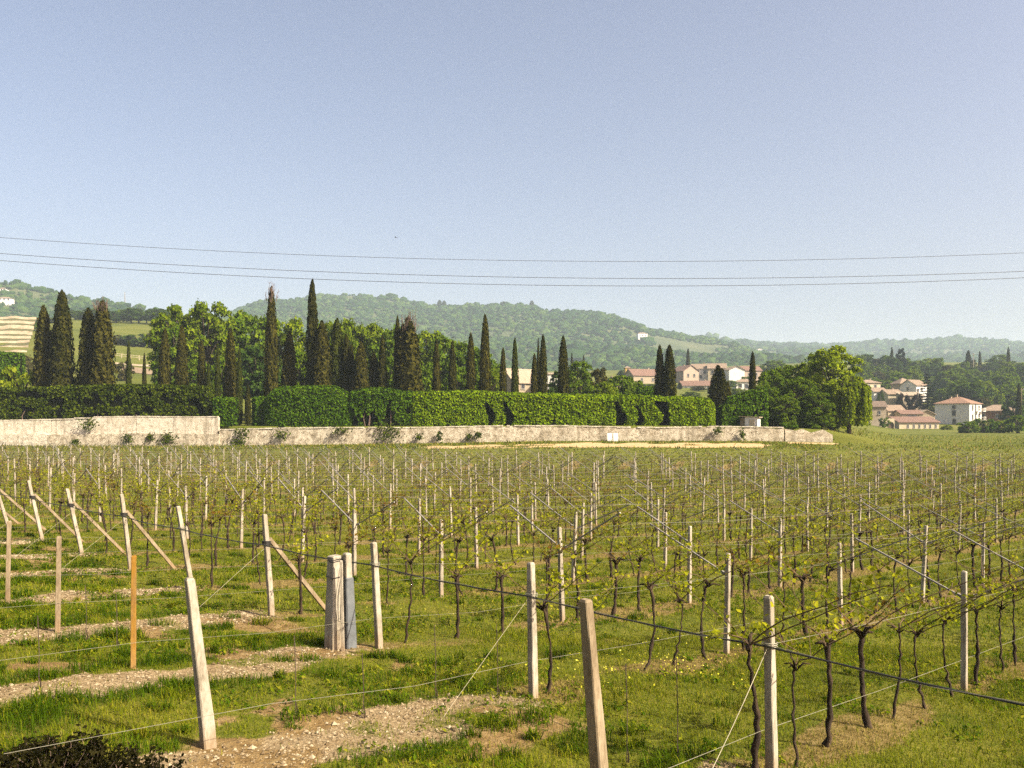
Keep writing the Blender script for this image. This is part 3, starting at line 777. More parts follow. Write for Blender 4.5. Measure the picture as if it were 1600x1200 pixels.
# ------------------------------------------------------------------ garden wall
def wall_mat(name, stops, rubble=.0):
    m, nt, out = new_mat(name)
    g = nd(nt, 'ShaderNodeNewGeometry'); P = g.outputs['Position']
    n1 = noise(nt, P, .35, 5, .7); n2 = noise(nt, P, 2.2, 5, .7); n3 = noise(nt, P, 9, 4, .7)
    c = ramp(nt, math_(nt, 'ADD', math_(nt, 'MULTIPLY', n2, .55), math_(nt, 'MULTIPLY', n3, .45)), stops)
    mr = nd(nt, 'ShaderNodeMapRange'); mr.inputs[1].default_value = .55; mr.inputs[2].default_value = .7; nt.links.new(n1, mr.inputs[0])
    c = mixc(nt, math_(nt, 'MULTIPLY', mr.outputs[0], .6), c, (.3, .25, .17))
    mr2 = nd(nt, 'ShaderNodeMapRange'); mr2.inputs[1].default_value = .66; mr2.inputs[2].default_value = .72; nt.links.new(n2, mr2.inputs[0])
    c = mixc(nt, math_(nt, 'MULTIPLY', mr2.outputs[0], .8), c, (.1, .08, .045))
    mp = nd(nt, 'ShaderNodeMapping'); mp.inputs['Scale'].default_value = (1.4, 1, .16); nt.links.new(P, mp.inputs[0])
    mr4 = nd(nt, 'ShaderNodeMapRange'); mr4.inputs[1].default_value = .52; mr4.inputs[2].default_value = .68; nt.links.new(noise(nt, mp.outputs[0], 1.0, 4, .6), mr4.inputs[0])
    c = mixc(nt, math_(nt, 'MULTIPLY', mr4.outputs[0], .55), c, (.15, .125, .085))
    if rubble:
        v = nd(nt, 'ShaderNodeTexVoronoi', feature='DISTANCE_TO_EDGE'); v.inputs['Scale'].default_value = 1.9; nt.links.new(P, v.inputs['Vector'])
        mr3 = nd(nt, 'ShaderNodeMapRange'); mr3.inputs[1].default_value = .0; mr3.inputs[2].default_value = .07; nt.links.new(v.outputs[0], mr3.inputs[0])
        c = mixc(nt, math_(nt, 'MULTIPLY', math_(nt, 'SUBTRACT', 1.0, mr3.outputs[0]), rubble), c, (.2, .16, .1))
    p = nd(nt, 'ShaderNodeBsdfPrincipled'); p.inputs['Roughness'].default_value = .95; p.inputs['Specular IOR Level'].default_value = .1
    nt.links.new(c, p.inputs['Base Color'])
    b = nd(nt, 'ShaderNodeBump'); b.inputs['Strength'].default_value = .7; b.inputs['Distance'].default_value = .08; nt.links.new(n3, b.inputs['Height']); nt.links.new(b.outputs[0], p.inputs['Normal'])
    nt.links.new(p.outputs[0], out.inputs[0]); return m
M['wall'] = wall_mat('wall', [(.4, (.17, .135, .085)), (.48, (.42, .36, .26)), (.56, (.64, .57, .44))], .45)
M['wall_light'] = wall_mat('wall_light', [(.4, (.33, .28, .2)), (.48, (.56, .5, .39)), (.56, (.7, .64, .52))], .0)

def wall_run(name, lab, pts, Z, th, mat, bottom=-4.0, cap=True, cat='wall'):
    """a masonry wall along the line at depth Z; pts = (px, py of its top)"""
    t = thing(name, lab, cat, W(pts[0][0], pts[0][1], Z))
    O = W(pts[0][0], pts[0][1], Z)
    def topline(px):
        return CZ + (HY - np.interp(px, [p[0] for p in pts], [p[1] for p in pts])) / F * Z
    px = np.linspace(pts[0][0], pts[-1][0], max(4, int((pts[-1][0] - pts[0][0]) / 2.5)))
    X = (px - CX) / F * Z; zt = topline(px) + (vnoise(X * 1.3, X * 0, 71) - .5) * .12
    b_ = MB(); n = len(X)
    fy = (vnoise(X * 1.1, X * 0 + 3, 72) - .5) * .08
    zl = [-.0, .35, .7]
    V = []
    for yy, zz in ((-th / 2 + fy, X * 0 + bottom + Z * 0), (-th / 2 + fy * .5, (zt * .5 + bottom * .5)), (-th / 2 + fy, zt), (th / 2, zt + (vnoise(X * 1.3, X * 0 + 5, 73) - .5) * .08), (th / 2, X * 0 + bottom)):
        V.append(np.stack([X, Z + yy + X * 0, zz], 1))
    V = np.stack(V, 1) - np.array(O)
    ii = np.arange(n * 5).reshape(n, 5)
    b_.add(V.reshape(-1, 3), np.stack([ii[:-1, :-1], ii[1:, :-1], ii[1:, 1:], ii[:-1, 1:]], 2).reshape(-1, 4))
    b_.f.append((ii[0][None, ::-1], 0)); b_.f.append((ii[-1][None, :], 0))
    b_.build('masonry', mat, t)
    if cap:
        b_ = MB(); x = pts[0][0] + .2
        while x < pts[-1][0] - 3:
            w = random.uniform(5, 10); x1 = min(x + w, pts[-1][0] - .2); xm = (x + x1) / 2
            if random.random() < .93:
                b_.box(np.array([(xm - CX) / F * Z, Z + random.uniform(-.02, .02), topline(xm) + .07 + random.uniform(-.02, .02)]) - np.array(O), ((x1 - x) / F * Z - .03, th + .1, random.uniform(.1, .16)), Matrix.Rotation(random.uniform(-.02, .02), 3, 'Y'))
            x = x1
        b_.build('coping', M['wall_light'], t)
    return t
zb = gz1(0, 99) - .6
wall_run('stone_wall', 'long weathered stone wall running below the light green hedge', [(344, 672), (430, 670), (520, 669), (640, 669), (800, 666), (880, 666), (960, 668), (1040, 669), (1120, 667), (1224, 669)], 100.5, .5, M['wall'], zb)
wall_run('stone_wall', 'rough rubble lower wall under the block wall at the left', [(75, 679), (210, 677), (343.5, 678)], 100.25, .5, M['wall'], zb, cap=False)
wall_run('plastered_wall', 'bright pale low wall section at the far left edge', [(-220, 678), (-50, 678), (74.5, 678)], 100.2, .5, M['wall_light'], zb, cap=False)
def block_wall():
    t = thing('block_wall', 'upper wall of large pale dressed blocks under the dark left hedge', 'wall', W(60, 676, 100.76))
    O = np.array(W(60, 676, 100.76)); Z = 100.76; x = -220; b_ = MB()
    while x < 342:
        w = random.choice((44, 58, 75, 40)); x1 = min(342.5, x + w); xm = (x + x1) / 2
        top = np.interp(xm, [-220, 0, 120, 150, 215, 300, 342], [658, 658, 655.5, 652.5, 651.5, 652.5, 652])
        ht = (679.5 - top) / F * Z; zc = CZ + (HY - (top + 679.5) / 2) / F * Z
        b_.box(np.array([(xm - CX) / F * Z, Z + random.uniform(-.03, .03), zc]) - O, ((x1 - x) / F * Z - .05, .6, ht), Matrix.Rotation(random.uniform(-.004, .004), 3, 'Y'))
        x = x1
    b_.build('blocks', M['wall_light'], t)
    b_ = MB(); x = -220
    while x < 335:
        w = random.choice((16, 22, 30)); x1 = min(341, x + w); xm = (x + x1) / 2
        top = np.interp(xm, [-220, 0, 120, 150, 215, 300, 342], [658, 658, 655.5, 652.5, 651.5, 652.5, 652])
        b_.box(np.array([(xm - CX) / F * Z, Z, CZ + (HY - top) / F * Z + .07]) - O, ((x1 - x) / F * Z - .02, .7, .13)); x = x1
    b_.build('coping', M['wall_light'], t)
block_wall()
wall_run('broken_wall', 'low broken end of the stone wall below the willow', [(1226, 671), (1245, 673), (1252, 670), (1268, 676), (1285, 671), (1300, 679)], 100.7, .5, M['wall'], zb, cap=False)
for px, lab in ((953, 'white slab leaning on the stone wall, left one of a pair'), (962.5, 'white slab leaning on the stone wall, right one of a pair')):
    b_ = MB(); bar(b_, (0, 0, -.35), (0, .3, .95), .55, .07); b_.build('slab', M['white_slab'], loc=on(px, 99.45), label=lab, cat='slab', group='white slabs leaning on the stone wall')
# plants growing out of the wall
def tuft(name, lab, px, py, Z, w, h, n, mat, size=.16, cat='plant', group='plants growing out of the stone wall', drop=False):
    p = W(px, py, Z); b_ = MB(); n = max(n, 110); r = rng.normal(size=(n, 3)) * np.array([w * .33, .14, h * .33])
    b_.cards(r, rng.normal(size=(n, 3)) + [0, -1, .4], size * (.5 + rng.random(n)), 1.3); return b_.build(name, mat, loc=p, label=lab, cat=cat, group=group)
for px, py, w, h, l in ((138, 663, 1.7, 1.1, 'dark climbing plant on the upper block wall'), (200, 686, .9, 1.0, 'small plant on the rubble wall at the left'), (235, 683, .8, .8, 'small plant low on the left rubble wall'),
                      (262, 686, 1.5, 1.3, 'green plant spilling down the left rubble wall'), (118, 691, .7, .5, 'tiny plant low on the left rubble wall'), (372, 690, 1.6, 1.0, 'plant at the foot of the stone wall below the hedge gap'),
                      (440, 679, 1.3, .9, 'grey-green plant high on the stone wall'), (378, 675, 1.2, .8, 'plant hanging over the stone wall below the hedge gap'), (532, 673, 1.5, .7, 'weeds along the wall top below the rounded hedge'), (608, 675, 2.4, 1.8, 'dark dry creeper hanging down the stone wall'),
                      (655, 683, .5, .5, 'small plant in the stone wall right of the dark creeper'), (687, 682, .5, 1.1, 'thin plant in the stone wall below the light hedge'), (732, 683, .6, .6, 'round plant low in the stone wall'), (748, 679, .6, .6, 'round plant higher in the stone wall'), (1122, 673, .8, .6, 'small dark plant on the wall near its right part'), (1160, 678, .5, .9, 'dark plant climbing the wall below the shed')):
    tuft('wall_shrub', l, px, py, 99.8, w, h, int(60 + 70 * w * h), M['hedge_dark'])

# grass fringe on the bank
mb = MB(); n = 26000
px = rng.uniform(-60, 1700, n); Y = rng.uniform(89, 99.4, n) + (px > 1290) * rng.uniform(0, 75, n) * (rng.random(n) > .3); X = (px - CX) / F * Y
k = (rng.random(n) > soil_mask(X, Y) * 1.1); X, Y = X[k], Y[k]
blades(mb, X, Y, .12 + .35 * rng.random(len(X)) ** 2, .07 + .08 * rng.random(len(X)), .3 + .6 * rng.random(len(X)), np.where(rng.random(len(X)) < .3, 2, np.where(rng.random(len(X)) < .4, 1, 0)), False)
mb.build('bank_grass', [M['grass'], M['grass_lush'], M['grass_dry']], kind='stuff', label='rough grass on the bank before the wall and on the far right meadow', cat='grass')

# ------------------------------------------------------------------ hedges
def hedge(name, lab, line, width, mat, dens=60, size=.2, notches=(), patch=0.0, rnd=.35, endround=0.0, base=None, depthZ=None, stems=0):
    """line = [(px, py top, Z)] along the hedge's middle; notches = (px, half width px, height fraction) cut into its front"""
    P = [W(*q) for q in line]; O = Vector((P[0].x, P[0].y, gz1(P[0].x, P[0].y)))
    t = thing(name, lab, 'hedge', O)
    L = [0]
    for a, b in zip(P[:-1], P[1:]): L.append(L[-1] + math.hypot(b.x - a.x, b.y - a.y))
    tot = L[-1]
    ax = np.array([p.x for p in P]); ay = np.array([p.y for p in P]); at_ = np.array([p.z for p in P])
    def frame(s):
        x = np.interp(s, L, ax); y = np.interp(s, L, ay); z = np.interp(s, L, at_)
        dx = np.interp(np.minimum(s + .3, tot), L, ax) - np.interp(np.maximum(s - .3, 0), L, ax); dy = np.interp(np.minimum(s + .3, tot), L, ay) - np.interp(np.maximum(s - .3, 0), L, ay)
        l = np.hypot(dx, dy) + 1e-9
        g = gz(x, y) if base is None else x * 0 + base
        return x, y, z, dy / l, -dx / l, g, dx / l, dy / l      # side normal (towards the viewer)
    nt_ = [((q[0] - CX) / F, q[1] / F, q[2]) for q in notches]
    def surf(s, c):
        """c in [0,1]: front foot -> front top -> back top -> back foot; returns point, normal"""
        x, y, z, nx, ny, g, tx, ty = frame(s)
        sh = np.where(ny > 0, -1, 1); nx = nx * sh; ny = ny * sh
        h = z - g; hw = width / 2 * np.ones_like(s)
        e = np.minimum(s, tot - s); er = np.sqrt(np.clip(1 - (1 - np.clip(e / max(endround, .01), 0, 1)) ** 2, .0, 1)) if endround else np.clip(e / .25, .25, 1)
        hw = hw * np.maximum(er, .05); h = h * (1 - .42 * (1 - er) * (endround > 0))
        per = 2 * h + 2 * hw; d = c * per
        front = d < h; back = d > h + 2 * hw; top = ~(front | back)
        off = np.where(front, hw, np.where(back, -hw, hw - (d - h))); zz = np.where(front, d, np.where(back, per - d, h))
        if rnd:                                           # round the shoulders
            k = np.clip((zz - (h - rnd)) / rnd, 0, 1); off = np.clip(off, -hw + (1 - np.sqrt(np.clip(1 - k * k, 0, 1))) * rnd, hw - (1 - np.sqrt(np.clip(1 - k * k, 0, 1))) * rnd) if True else off
        onx = np.where(top, 0, np.where(front, nx, -nx)); ony = np.where(top, 0, np.where(front, ny, -ny)); onz = np.where(top, 1., 0.15)
        px_ = x / np.maximum(y, 1)
        cut = np.zeros_like(s)
        for q0, qh, qf in nt_:
            wv = qh * (1 + .35 * np.sin(zz * 2.1 + q0 * 50)); cut = np.maximum(cut, sstep(wv * 1.25, wv * .8, np.abs(px_ - q0 - .003 * np.sin(zz * 1.7))) * (zz < h * qf) * (off > -.2))
        off = off - cut * np.maximum(0, off + hw * .75)
        return np.stack([x + nx * off, y + ny * off, g + zz], 1), np.stack([onx, ony, onz], 1), cut, h
    # near-black inner shell, its colour standing for shade between the leaves
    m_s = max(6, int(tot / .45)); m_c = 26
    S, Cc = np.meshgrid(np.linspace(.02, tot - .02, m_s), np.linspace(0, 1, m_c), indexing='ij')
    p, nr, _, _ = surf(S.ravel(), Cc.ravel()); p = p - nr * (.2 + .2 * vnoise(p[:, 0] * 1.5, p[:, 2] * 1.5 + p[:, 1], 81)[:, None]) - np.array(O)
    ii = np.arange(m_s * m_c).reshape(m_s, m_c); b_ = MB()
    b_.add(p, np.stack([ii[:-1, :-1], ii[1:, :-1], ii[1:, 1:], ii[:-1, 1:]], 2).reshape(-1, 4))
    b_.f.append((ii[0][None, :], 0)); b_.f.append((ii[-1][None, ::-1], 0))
    hm = float(np.mean(at_) - O.z)
    N = int(tot * (hm * 2 + width) * dens)
    s = rng.random(N) * tot; c = rng.random(N) * .8
    ne = int(N * .05 + 40); s = np.concatenate([s, np.where(rng.random(ne) < .5, rng.random(ne) * .3, tot - rng.random(ne) * .3)]); c = np.concatenate([c, rng.random(ne)])
    p, nr, cut, h = surf(s, c); bump = vnoise(p[:, 0] * 1.6 + 5, p[:, 2] * 1.8 + p[:, 1], 82)
    keep = np.ones(len(s), bool)
    if patch: keep = (vnoise(p[:, 0] * .9 + 3, p[:, 2] * 1.1, 84) * .6 + vnoise(p[:, 0] * 2.6, p[:, 2] * 2.2, 85) * .4 > patch - .25 * (nr[:, 2] > .5) - .2 * sstep(.75, .95, (p[:, 2] - O.z) / h))
    p = p + nr * ((bump - .45) * .22 + rng.normal(size=len(s)) * .05)[:, None]
    p, nr = p[keep] - np.array(O), nr[keep]
    lf = MB(); lf.cards(p, nr + rng.normal(size=nr.shape) * .65, size * (.55 + .75 * rng.random(len(p))), 1.35)
    b_.build('dark_core', M['core'], t); lf.build('foliage', mat, t)
    if stems:
        st = MB()
        for q in range(stems):
            x, y, z, nx, ny, g, *_ = frame(np.array([random.uniform(.05, .95) * tot])); a = Vector((x[0], y[0] - width * .42, g[0])) - O
            st.tube([a, a + Vector((random.uniform(-.2, .2), 0, 1.0)), a + Vector((random.uniform(-.4, .4), .2, 2.0))], [.06, .05, .03], 5)
        st.build('stems', M['twig'], t)
    return t
hedge('hedge', 'long dark patchy clipped hedge above the block wall at the left', [(-160, 608, 103.2), (60, 607, 103.2), (145, 604, 103.2), (200, 602, 103.2), (332, 605, 103.2)], 2.2, M['hedge_dark'], 55, .26, patch=.44, rnd=.25, stems=26)
hedge('hedge', 'short square hedge block left of the gap with slim cypresses', [(334, 623, 101.9), (371, 622, 101.9)], 1.6, M['hedge_mid'], 60, .22, rnd=.2)
hedge('hedge', 'low dark hedge return right of the gap', [(394, 622, 103.5), (425, 621, 104.5)], 2.0, M['hedge_mid'], 60, .22, rnd=.25)
hedge('hedge', 'tall rounded clipped hedge with a dark left end', [(414, 609, 103.0), (440, 606, 103.0), (490, 604, 103.0), (528, 606, 103.0), (556, 613, 103.0)], 3.2, M['hedge_mid'], 70, .22, rnd=.8, endround=2.6)
hedge('hedge', 'loose uneven hedge with bare stems between the rounded and the light hedge', [(548, 615, 102.8), (575, 608, 102.8), (600, 608, 102.8), (625, 612, 102.8), (648, 614, 102.8)], 2.2, M['hedge_mid'], 60, .26, patch=.4, rnd=.4, stems=5)
hedge('hedge', 'long light green clipped hedge with dark upright gaps above the stone wall', [(640, 614, 103.0), (740, 612, 103.0), (800, 615, 103.0), (900, 618, 103.0), (1000, 620, 103.0), (1080, 622, 103.0), (1116, 626, 103.0)], 2.9, M['hedge_light'], 75, .2,
      notches=((765, 4.2, .68), (793, 4.6, .74), (862, 1.8, .5), (965, 5.6, .82), (995, 3.8, .68), (1034, 6.8, .85)), rnd=.35, endround=1.1)
hedge('hedge', 'dark hedge with a sloping top right of the broad dark cypress', [(1122, 640, 104.5), (1140, 622, 104.5), (1175, 611, 104.5), (1198, 607, 104.5)], 2.4, M['hedge_mid'], 60, .24, rnd=.5, patch=.22)
hedge('hedge', 'low clipped hedge seen behind the light hedge left of the paired cypresses', [(995, 606, 116), (1026, 606, 116)], 2, M['hedge_mid'], 45, .24)
hedge('hedge', 'dark square hedge at the left edge above the long dark hedge', [(-90, 552, 140), (-20, 552, 140), (33, 553, 140)], 3, M['hedge_mid'], 36, .32)
hedge('hedge', 'very low clipped hedge on the wall below the willow', [(1222, 664, 101.6), (1247, 665, 101.6)], .8, M['hedge_mid'], 80, .16, rnd=.1)

# ------------------------------------------------------------------ cypresses
def cyp_mesh(seed, n=2600, r0=1.0, H=12.0, clump=.22, spires=1, blunt=.5, size=.2, inner=True):
    """flame-shaped crown of unit radius and height 12: upright sprays round a dark inner body"""
    r = np.random.default_rng(seed)
    cx = [(0, 0, 1.0, 1.0)] if spires == 1 else [(0, 0, 1.0, .78)] + [(.55 * math.cos(a), .4 * math.sin(a), r.uniform(.8, .97), .5) for a in np.linspace(0, 6.28, spires, endpoint=False)]
    b_ = MB()
    for (x0, y0, hh, rr) in cx:
        def prof(t): return rr * np.minimum(1, .74 + 1.6 * t) * np.clip(1 - t ** (3.3 - 1.9 * blunt), 0, 1) ** .58
        ph = r.random(6) * 6.28
        def rad(t, a):
            k = prof(t)
            return k * (1 + clump * (.5 * np.sin(3 * a + 5 * t + ph[0]) * np.sin(9 * t + ph[1]) + .5 * np.sin(7 * a + ph[2] + 14 * t) * np.sin(21 * t + ph[3]) + .35 * np.sin(11 * a + 31 * t + ph[4])))
        T, A = np.meshgrid(np.linspace(0.01, .985, 26), np.linspace(0, 6.283, 15)[:-1], indexing='ij')
        k = rad(T.ravel(), A.ravel()) * .84
        p = np.stack([x0 + np.cos(A.ravel()) * k, y0 + np.sin(A.ravel()) * k, T.ravel() * H * hh], 1)
        ii = np.arange(T.size).reshape(T.shape); jj = np.roll(ii, -1, 1)
        b_.add(p, np.stack([ii[:-1], jj[:-1], jj[1:], ii[1:]], 2).reshape(-1, 4)); b_.f.append((ii[-1][None, :] + b_.n - len(p), 0))
        N = int(n / len(cx)); t = r.random(N) ** 1.15; a = r.random(N) * 6.283
        k = rad(t, a) * (.9 + .16 * r.random(N)) + .0
        out = np.stack([np.cos(a), np.sin(a), a * 0 + .25], 1)
        p = np.stack([x0 + np.cos(a) * k, y0 + np.sin(a) * k, t * H * hh + .1], 1)
        b_.cards(p, out + r.normal(size=(N, 3)) * .4, size * (.6 + .8 * r.random(N)), 1.9, up=np.stack([out[:, 0] * .35, out[:, 1] * .35, a * 0 + 1], 1))
        m = int(40 / len(cx)) + 6                            # loose tip
        p = np.stack([x0 + r.normal(size=m) * .05 * rr, y0 + r.normal(size=m) * .05 * rr, (.94 + .075 * r.random(m)) * H * hh], 1)
        b_.cards(p, np.stack([r.normal(size=m), r.normal(size=m), np.zeros(m)], 1), .16 * (.6 + .6 * r.random(m)), 2.4, up=np.tile([0, 0, 1.0], (m, 1)))
    return b_
CYP = [cyp_mesh(s, blunt=bl, clump=c).mesh('crown', M['cypress']) for s, bl, c in ((1, .42, .2), (2, .5, .24), (3, .36, .2), (4, .55, .28), (5, .62, .16), (6, .45, .3))]
CYP_FAT = [cyp_mesh(9, 5200, blunt=.4, clump=.3, spires=5, size=.19).mesh('crown', M['cypress']), cyp_mesh(10, 4200, blunt=.5, clump=.34, spires=3, size=.2).mesh('crown', M['cypress'])]
b_ = MB(); b_.tube([(0, 0, -.1), (.02, 0, .5), (0, 0, 1.0)], [.16, .13, .09], 8, jit=.2); CYP_TR = b_.mesh('trunk', M['trunk'])
def twigs(w, h, n, seed):
    r = random.Random(seed); b_ = MB()
    for i in range(n):
        x, y = r.uniform(-w, w) * .5, r.uniform(-w, w) * .4; z0 = r.uniform(-.25 * h, .25 * h)
        e = (x * 1.35 + r.uniform(-.25, .25), y * 1.3, z0 + h * r.uniform(.35, .85) * (1 - abs(x) / w * .8)); m_ = ((x + e[0]) / 2 + r.uniform(-.08, .08), (y + e[1]) / 2, (z0 + e[2]) / 2)
        b_.tube([(x, y, z0), m_, e], [.045, .032, .014], 4)
        for q in range(4):
            f = r.uniform(.3, .95); a = (x + (e[0] - x) * f, y + (e[1] - y) * f, z0 + (e[2] - z0) * f)
            b_.tube([a, (a[0] + r.uniform(-.3, .3), a[1] + r.uniform(-.2, .2), a[2] + r.uniform(.1, .45))], [.022, .01], 3)
    return b_
def cypress(px, top, wpx, Z, proto, mat, lab, twig=None, fat=False, clear=0.0, group=None, lean=0.0):
    p = on(px, Z); zt = CZ + (HY - top) / F * Z; h = zt - p.z; r_ = wpx / 2 / F * Z * 1.12
    t = thing('cypress_tree', lab, 'cypress', p, random.uniform(0, 6.28), group)
    tr = part('trunk', CYP_TR, t); tr.scale = (r_ * .9 + .3, r_ * .9 + .3, max(.8, clear + .6))
    c = part('crown', (CYP_FAT if fat else CYP)[proto], t); c.location = (0, 0, clear + .15); c.scale = (r_, r_, (h - clear - .15) / 12.0); objmat(c, M[mat])
    t.rotation_euler[0] = lean
    if twig:
        tw = twigs(r_ * 1.3, twig, 26, int(px)).build('dead_twigs', M['twig'], t); tw.location = (0, 0, h - twig * .55)
    return t
G = 'cypresses standing behind the garden hedges'
for a in [
    (68, 480, 27, 108, 0, 'cypress_brown', 'brownish cypress farthest left, shorter than its dark neighbour'),
    (97, 457, 31, 107, 2, 'cypress', 'very tall dark cypress at the left, black on its left side'),
    (138, 484, 30, 107, 1, 'cypress', 'dark cypress leaning against the broad brown one at the left'),
    (160, 473, 33, 106, 5, 'cypress_brown', 'broad brown cypress with bare dead twigs on top, at the left', 1.6),
    (173, 545, 8, 112, 4, 'cypress_green', 'thin green cypress just right of the broad brown one'),
    (201, 533, 8, 118, 4, 'cypress_green', 'slim small cypress in front of the distant meadow'),
    (225.5, 553, 7, 118, 4, 'cypress', 'shortest slim dark cypress before the meadow'),
    (257.5, 515, 18, 110, 1, 'cypress_brown', 'cypress at the right end of the meadow, brownish and blunt'),
    (284, 512, 19, 110, 0, 'cypress_brown', 'brown cypress under the left part of the big light green tree'),
    (315, 533, 13, 110, 2, 'cypress_brown', 'narrow dark cypress under the big light green tree'),
    (325.5, 567, 8, 109, 4, 'cypress_green', 'thin low cypress right of the narrow dark one'),
    (340, 540, 9, 109, 4, 'cypress_green', 'thin green cypress above the short hedge block'),
    (360, 515, 18, 106, 0, 'cypress_brown', 'straight brown cypress rising above the hedge gap'),
    (374, 545, 9, 104.5, 4, 'cypress_green', 'slim cypress with its foot in the hedge gap, taller of two'),
    (387.5, 600, 8, 102.2, 4, 'cypress', 'tiny dark cypress standing in the hedge gap'),
    (424, 452, 19, 107, 3, 'cypress_brown', 'tall ragged cypress with a dead brown tip, left of the tallest one', 2.2),
    (452, 520, 22, 108, 5, 'cypress_brown', 'brown patchy cypress among the light crowns left of the tallest one'),
    (488, 440, 19, 106, 0, 'cypress', 'tallest cypress of all, a dark narrow spire'),
    (503, 504, 26, 105.4, 1, 'cypress_brown', 'shorter brown cypress right against the tallest one'),
    (527, 500, 24, 107, 5, 'cypress_green', 'tapering greenish cypress second right of the tallest one'),
    (541, 524, 14, 106.3, 2, 'cypress', 'dark narrow cypress in the cluster right of the tallest one'),
    (549, 540, 13, 106, 0, 'cypress', 'dark lower cypress wedged in the cluster above the rounded hedge'),
    (564, 537, 23, 105, 3, 'cypress_brown', 'pointed olive cypress in the cluster above the loose hedge'),
    (584, 552, 18, 107.5, 5, 'cypress_brown', 'low brown cypress left of the single dark one'),
    (597.5, 525, 13, 106, 0, 'cypress', 'single dark smooth cypress left of the massive twiggy one'),
    (682, 532, 12, 106, 3, 'cypress_brown', 'thin ragged cypress right of the massive twiggy one'),
    (707, 535, 12, 106, 2, 'cypress', 'slim dark cypress left of the bright hedge middle'),
    (735.5, 522, 14, 106, 2, 'cypress_brown', 'slender cypress left of the tall spire above the light hedge'),
    (758, 494, 16, 106, 0, 'cypress_brown', 'tall spire above the light hedge, highest in the middle of the photo'),
    (786, 545, 11, 106, 2, 'cypress_brown', 'short cypress right of the tall middle spire'),
    (804.5, 530, 11, 106, 0, 'cypress_green', 'slim cypress in front of the tan barn roof'),
    (835, 554, 11, 106, 2, 'cypress_brown', 'short cypress left of the white barn gable'),
    (841, 531, 6, 112, 4, 'cypress', 'thin dark cypress half hidden by the one before the white gable'),
    (848.5, 525, 13, 106, 0, 'cypress', 'dark cypress right in front of the white barn gable'),
    (880, 527, 16, 106, 5, 'cypress', 'dark cypress before the round green tree'),
    (1031, 541, 15, 107, 0, 'cypress', 'left one of the paired dark cypresses before the village'),
    (1046, 541, 19, 106.5, 2, 'cypress', 'right one of the paired dark cypresses before the village'),
    (1137, 597, 13, 108, 3, 'cypress_brown', 'small cypress just right of the broad dark one'),
    (1176, 551, 12, 109, 0, 'cypress', 'narrow dark cypress above the sloping hedge')]:
    cypress(*a[:7], twig=a[7] if len(a) > 7 else None, group=G)
cypress(638, 497, 42, 106, 0, 'cypress_brown', 'massive broad brown cypress with a halo of bare twigs', 3.0, True, group=G)
cypress(621, 496, 12, 106.4, 2, 'cypress_brown', 'straight column cypress joined to the left of the massive one', group=G)
cypress(1122, 572, 30, 106, 1, 'cypress', 'broad dark ragged cypress at the right end of the light hedge', None, True, group=G)
GF = 'small cypresses far off'
for a in [(893.5, 552, 5, 300, 'tiny distant cypress behind the round green tree, left of two'), (912, 555, 5, 300, 'tiny distant cypress behind the round green tree, right of two'), (1075, 545, 6.5, 420, 'lone dark cypress above the village roofs'),
          (1062, 598, 7, 330, 'little cypress in a village garden, left'), (1107, 603, 3.5, 300, 'thin young cypress before the pink roofed house, left'), (1118, 603, 3.5, 300, 'thin young cypress before the pink roofed house, right'),
          (1393.5, 543, 6, 480, 'thin dark cypress on the wooded slope, leftmost'), (1513, 548, 9, 480, 'broad dark cypress on the wooded skyline'), (1531, 549, 5, 480, 'thin cypress on the wooded skyline'), (1575.5, 543, 6, 470, 'pointed cypress on the skyline near the right edge'),
          (1592, 600, 7, 240, 'dark cypress at the right edge by the brown building'), (1395, 575, 12, 440, 'dark cypress lower on the wooded slope')]:
    cypress(a[0], a[1], a[2], a[3], 4 if a[2] < 7 else 0, 'cypress', a[4], group=GF)
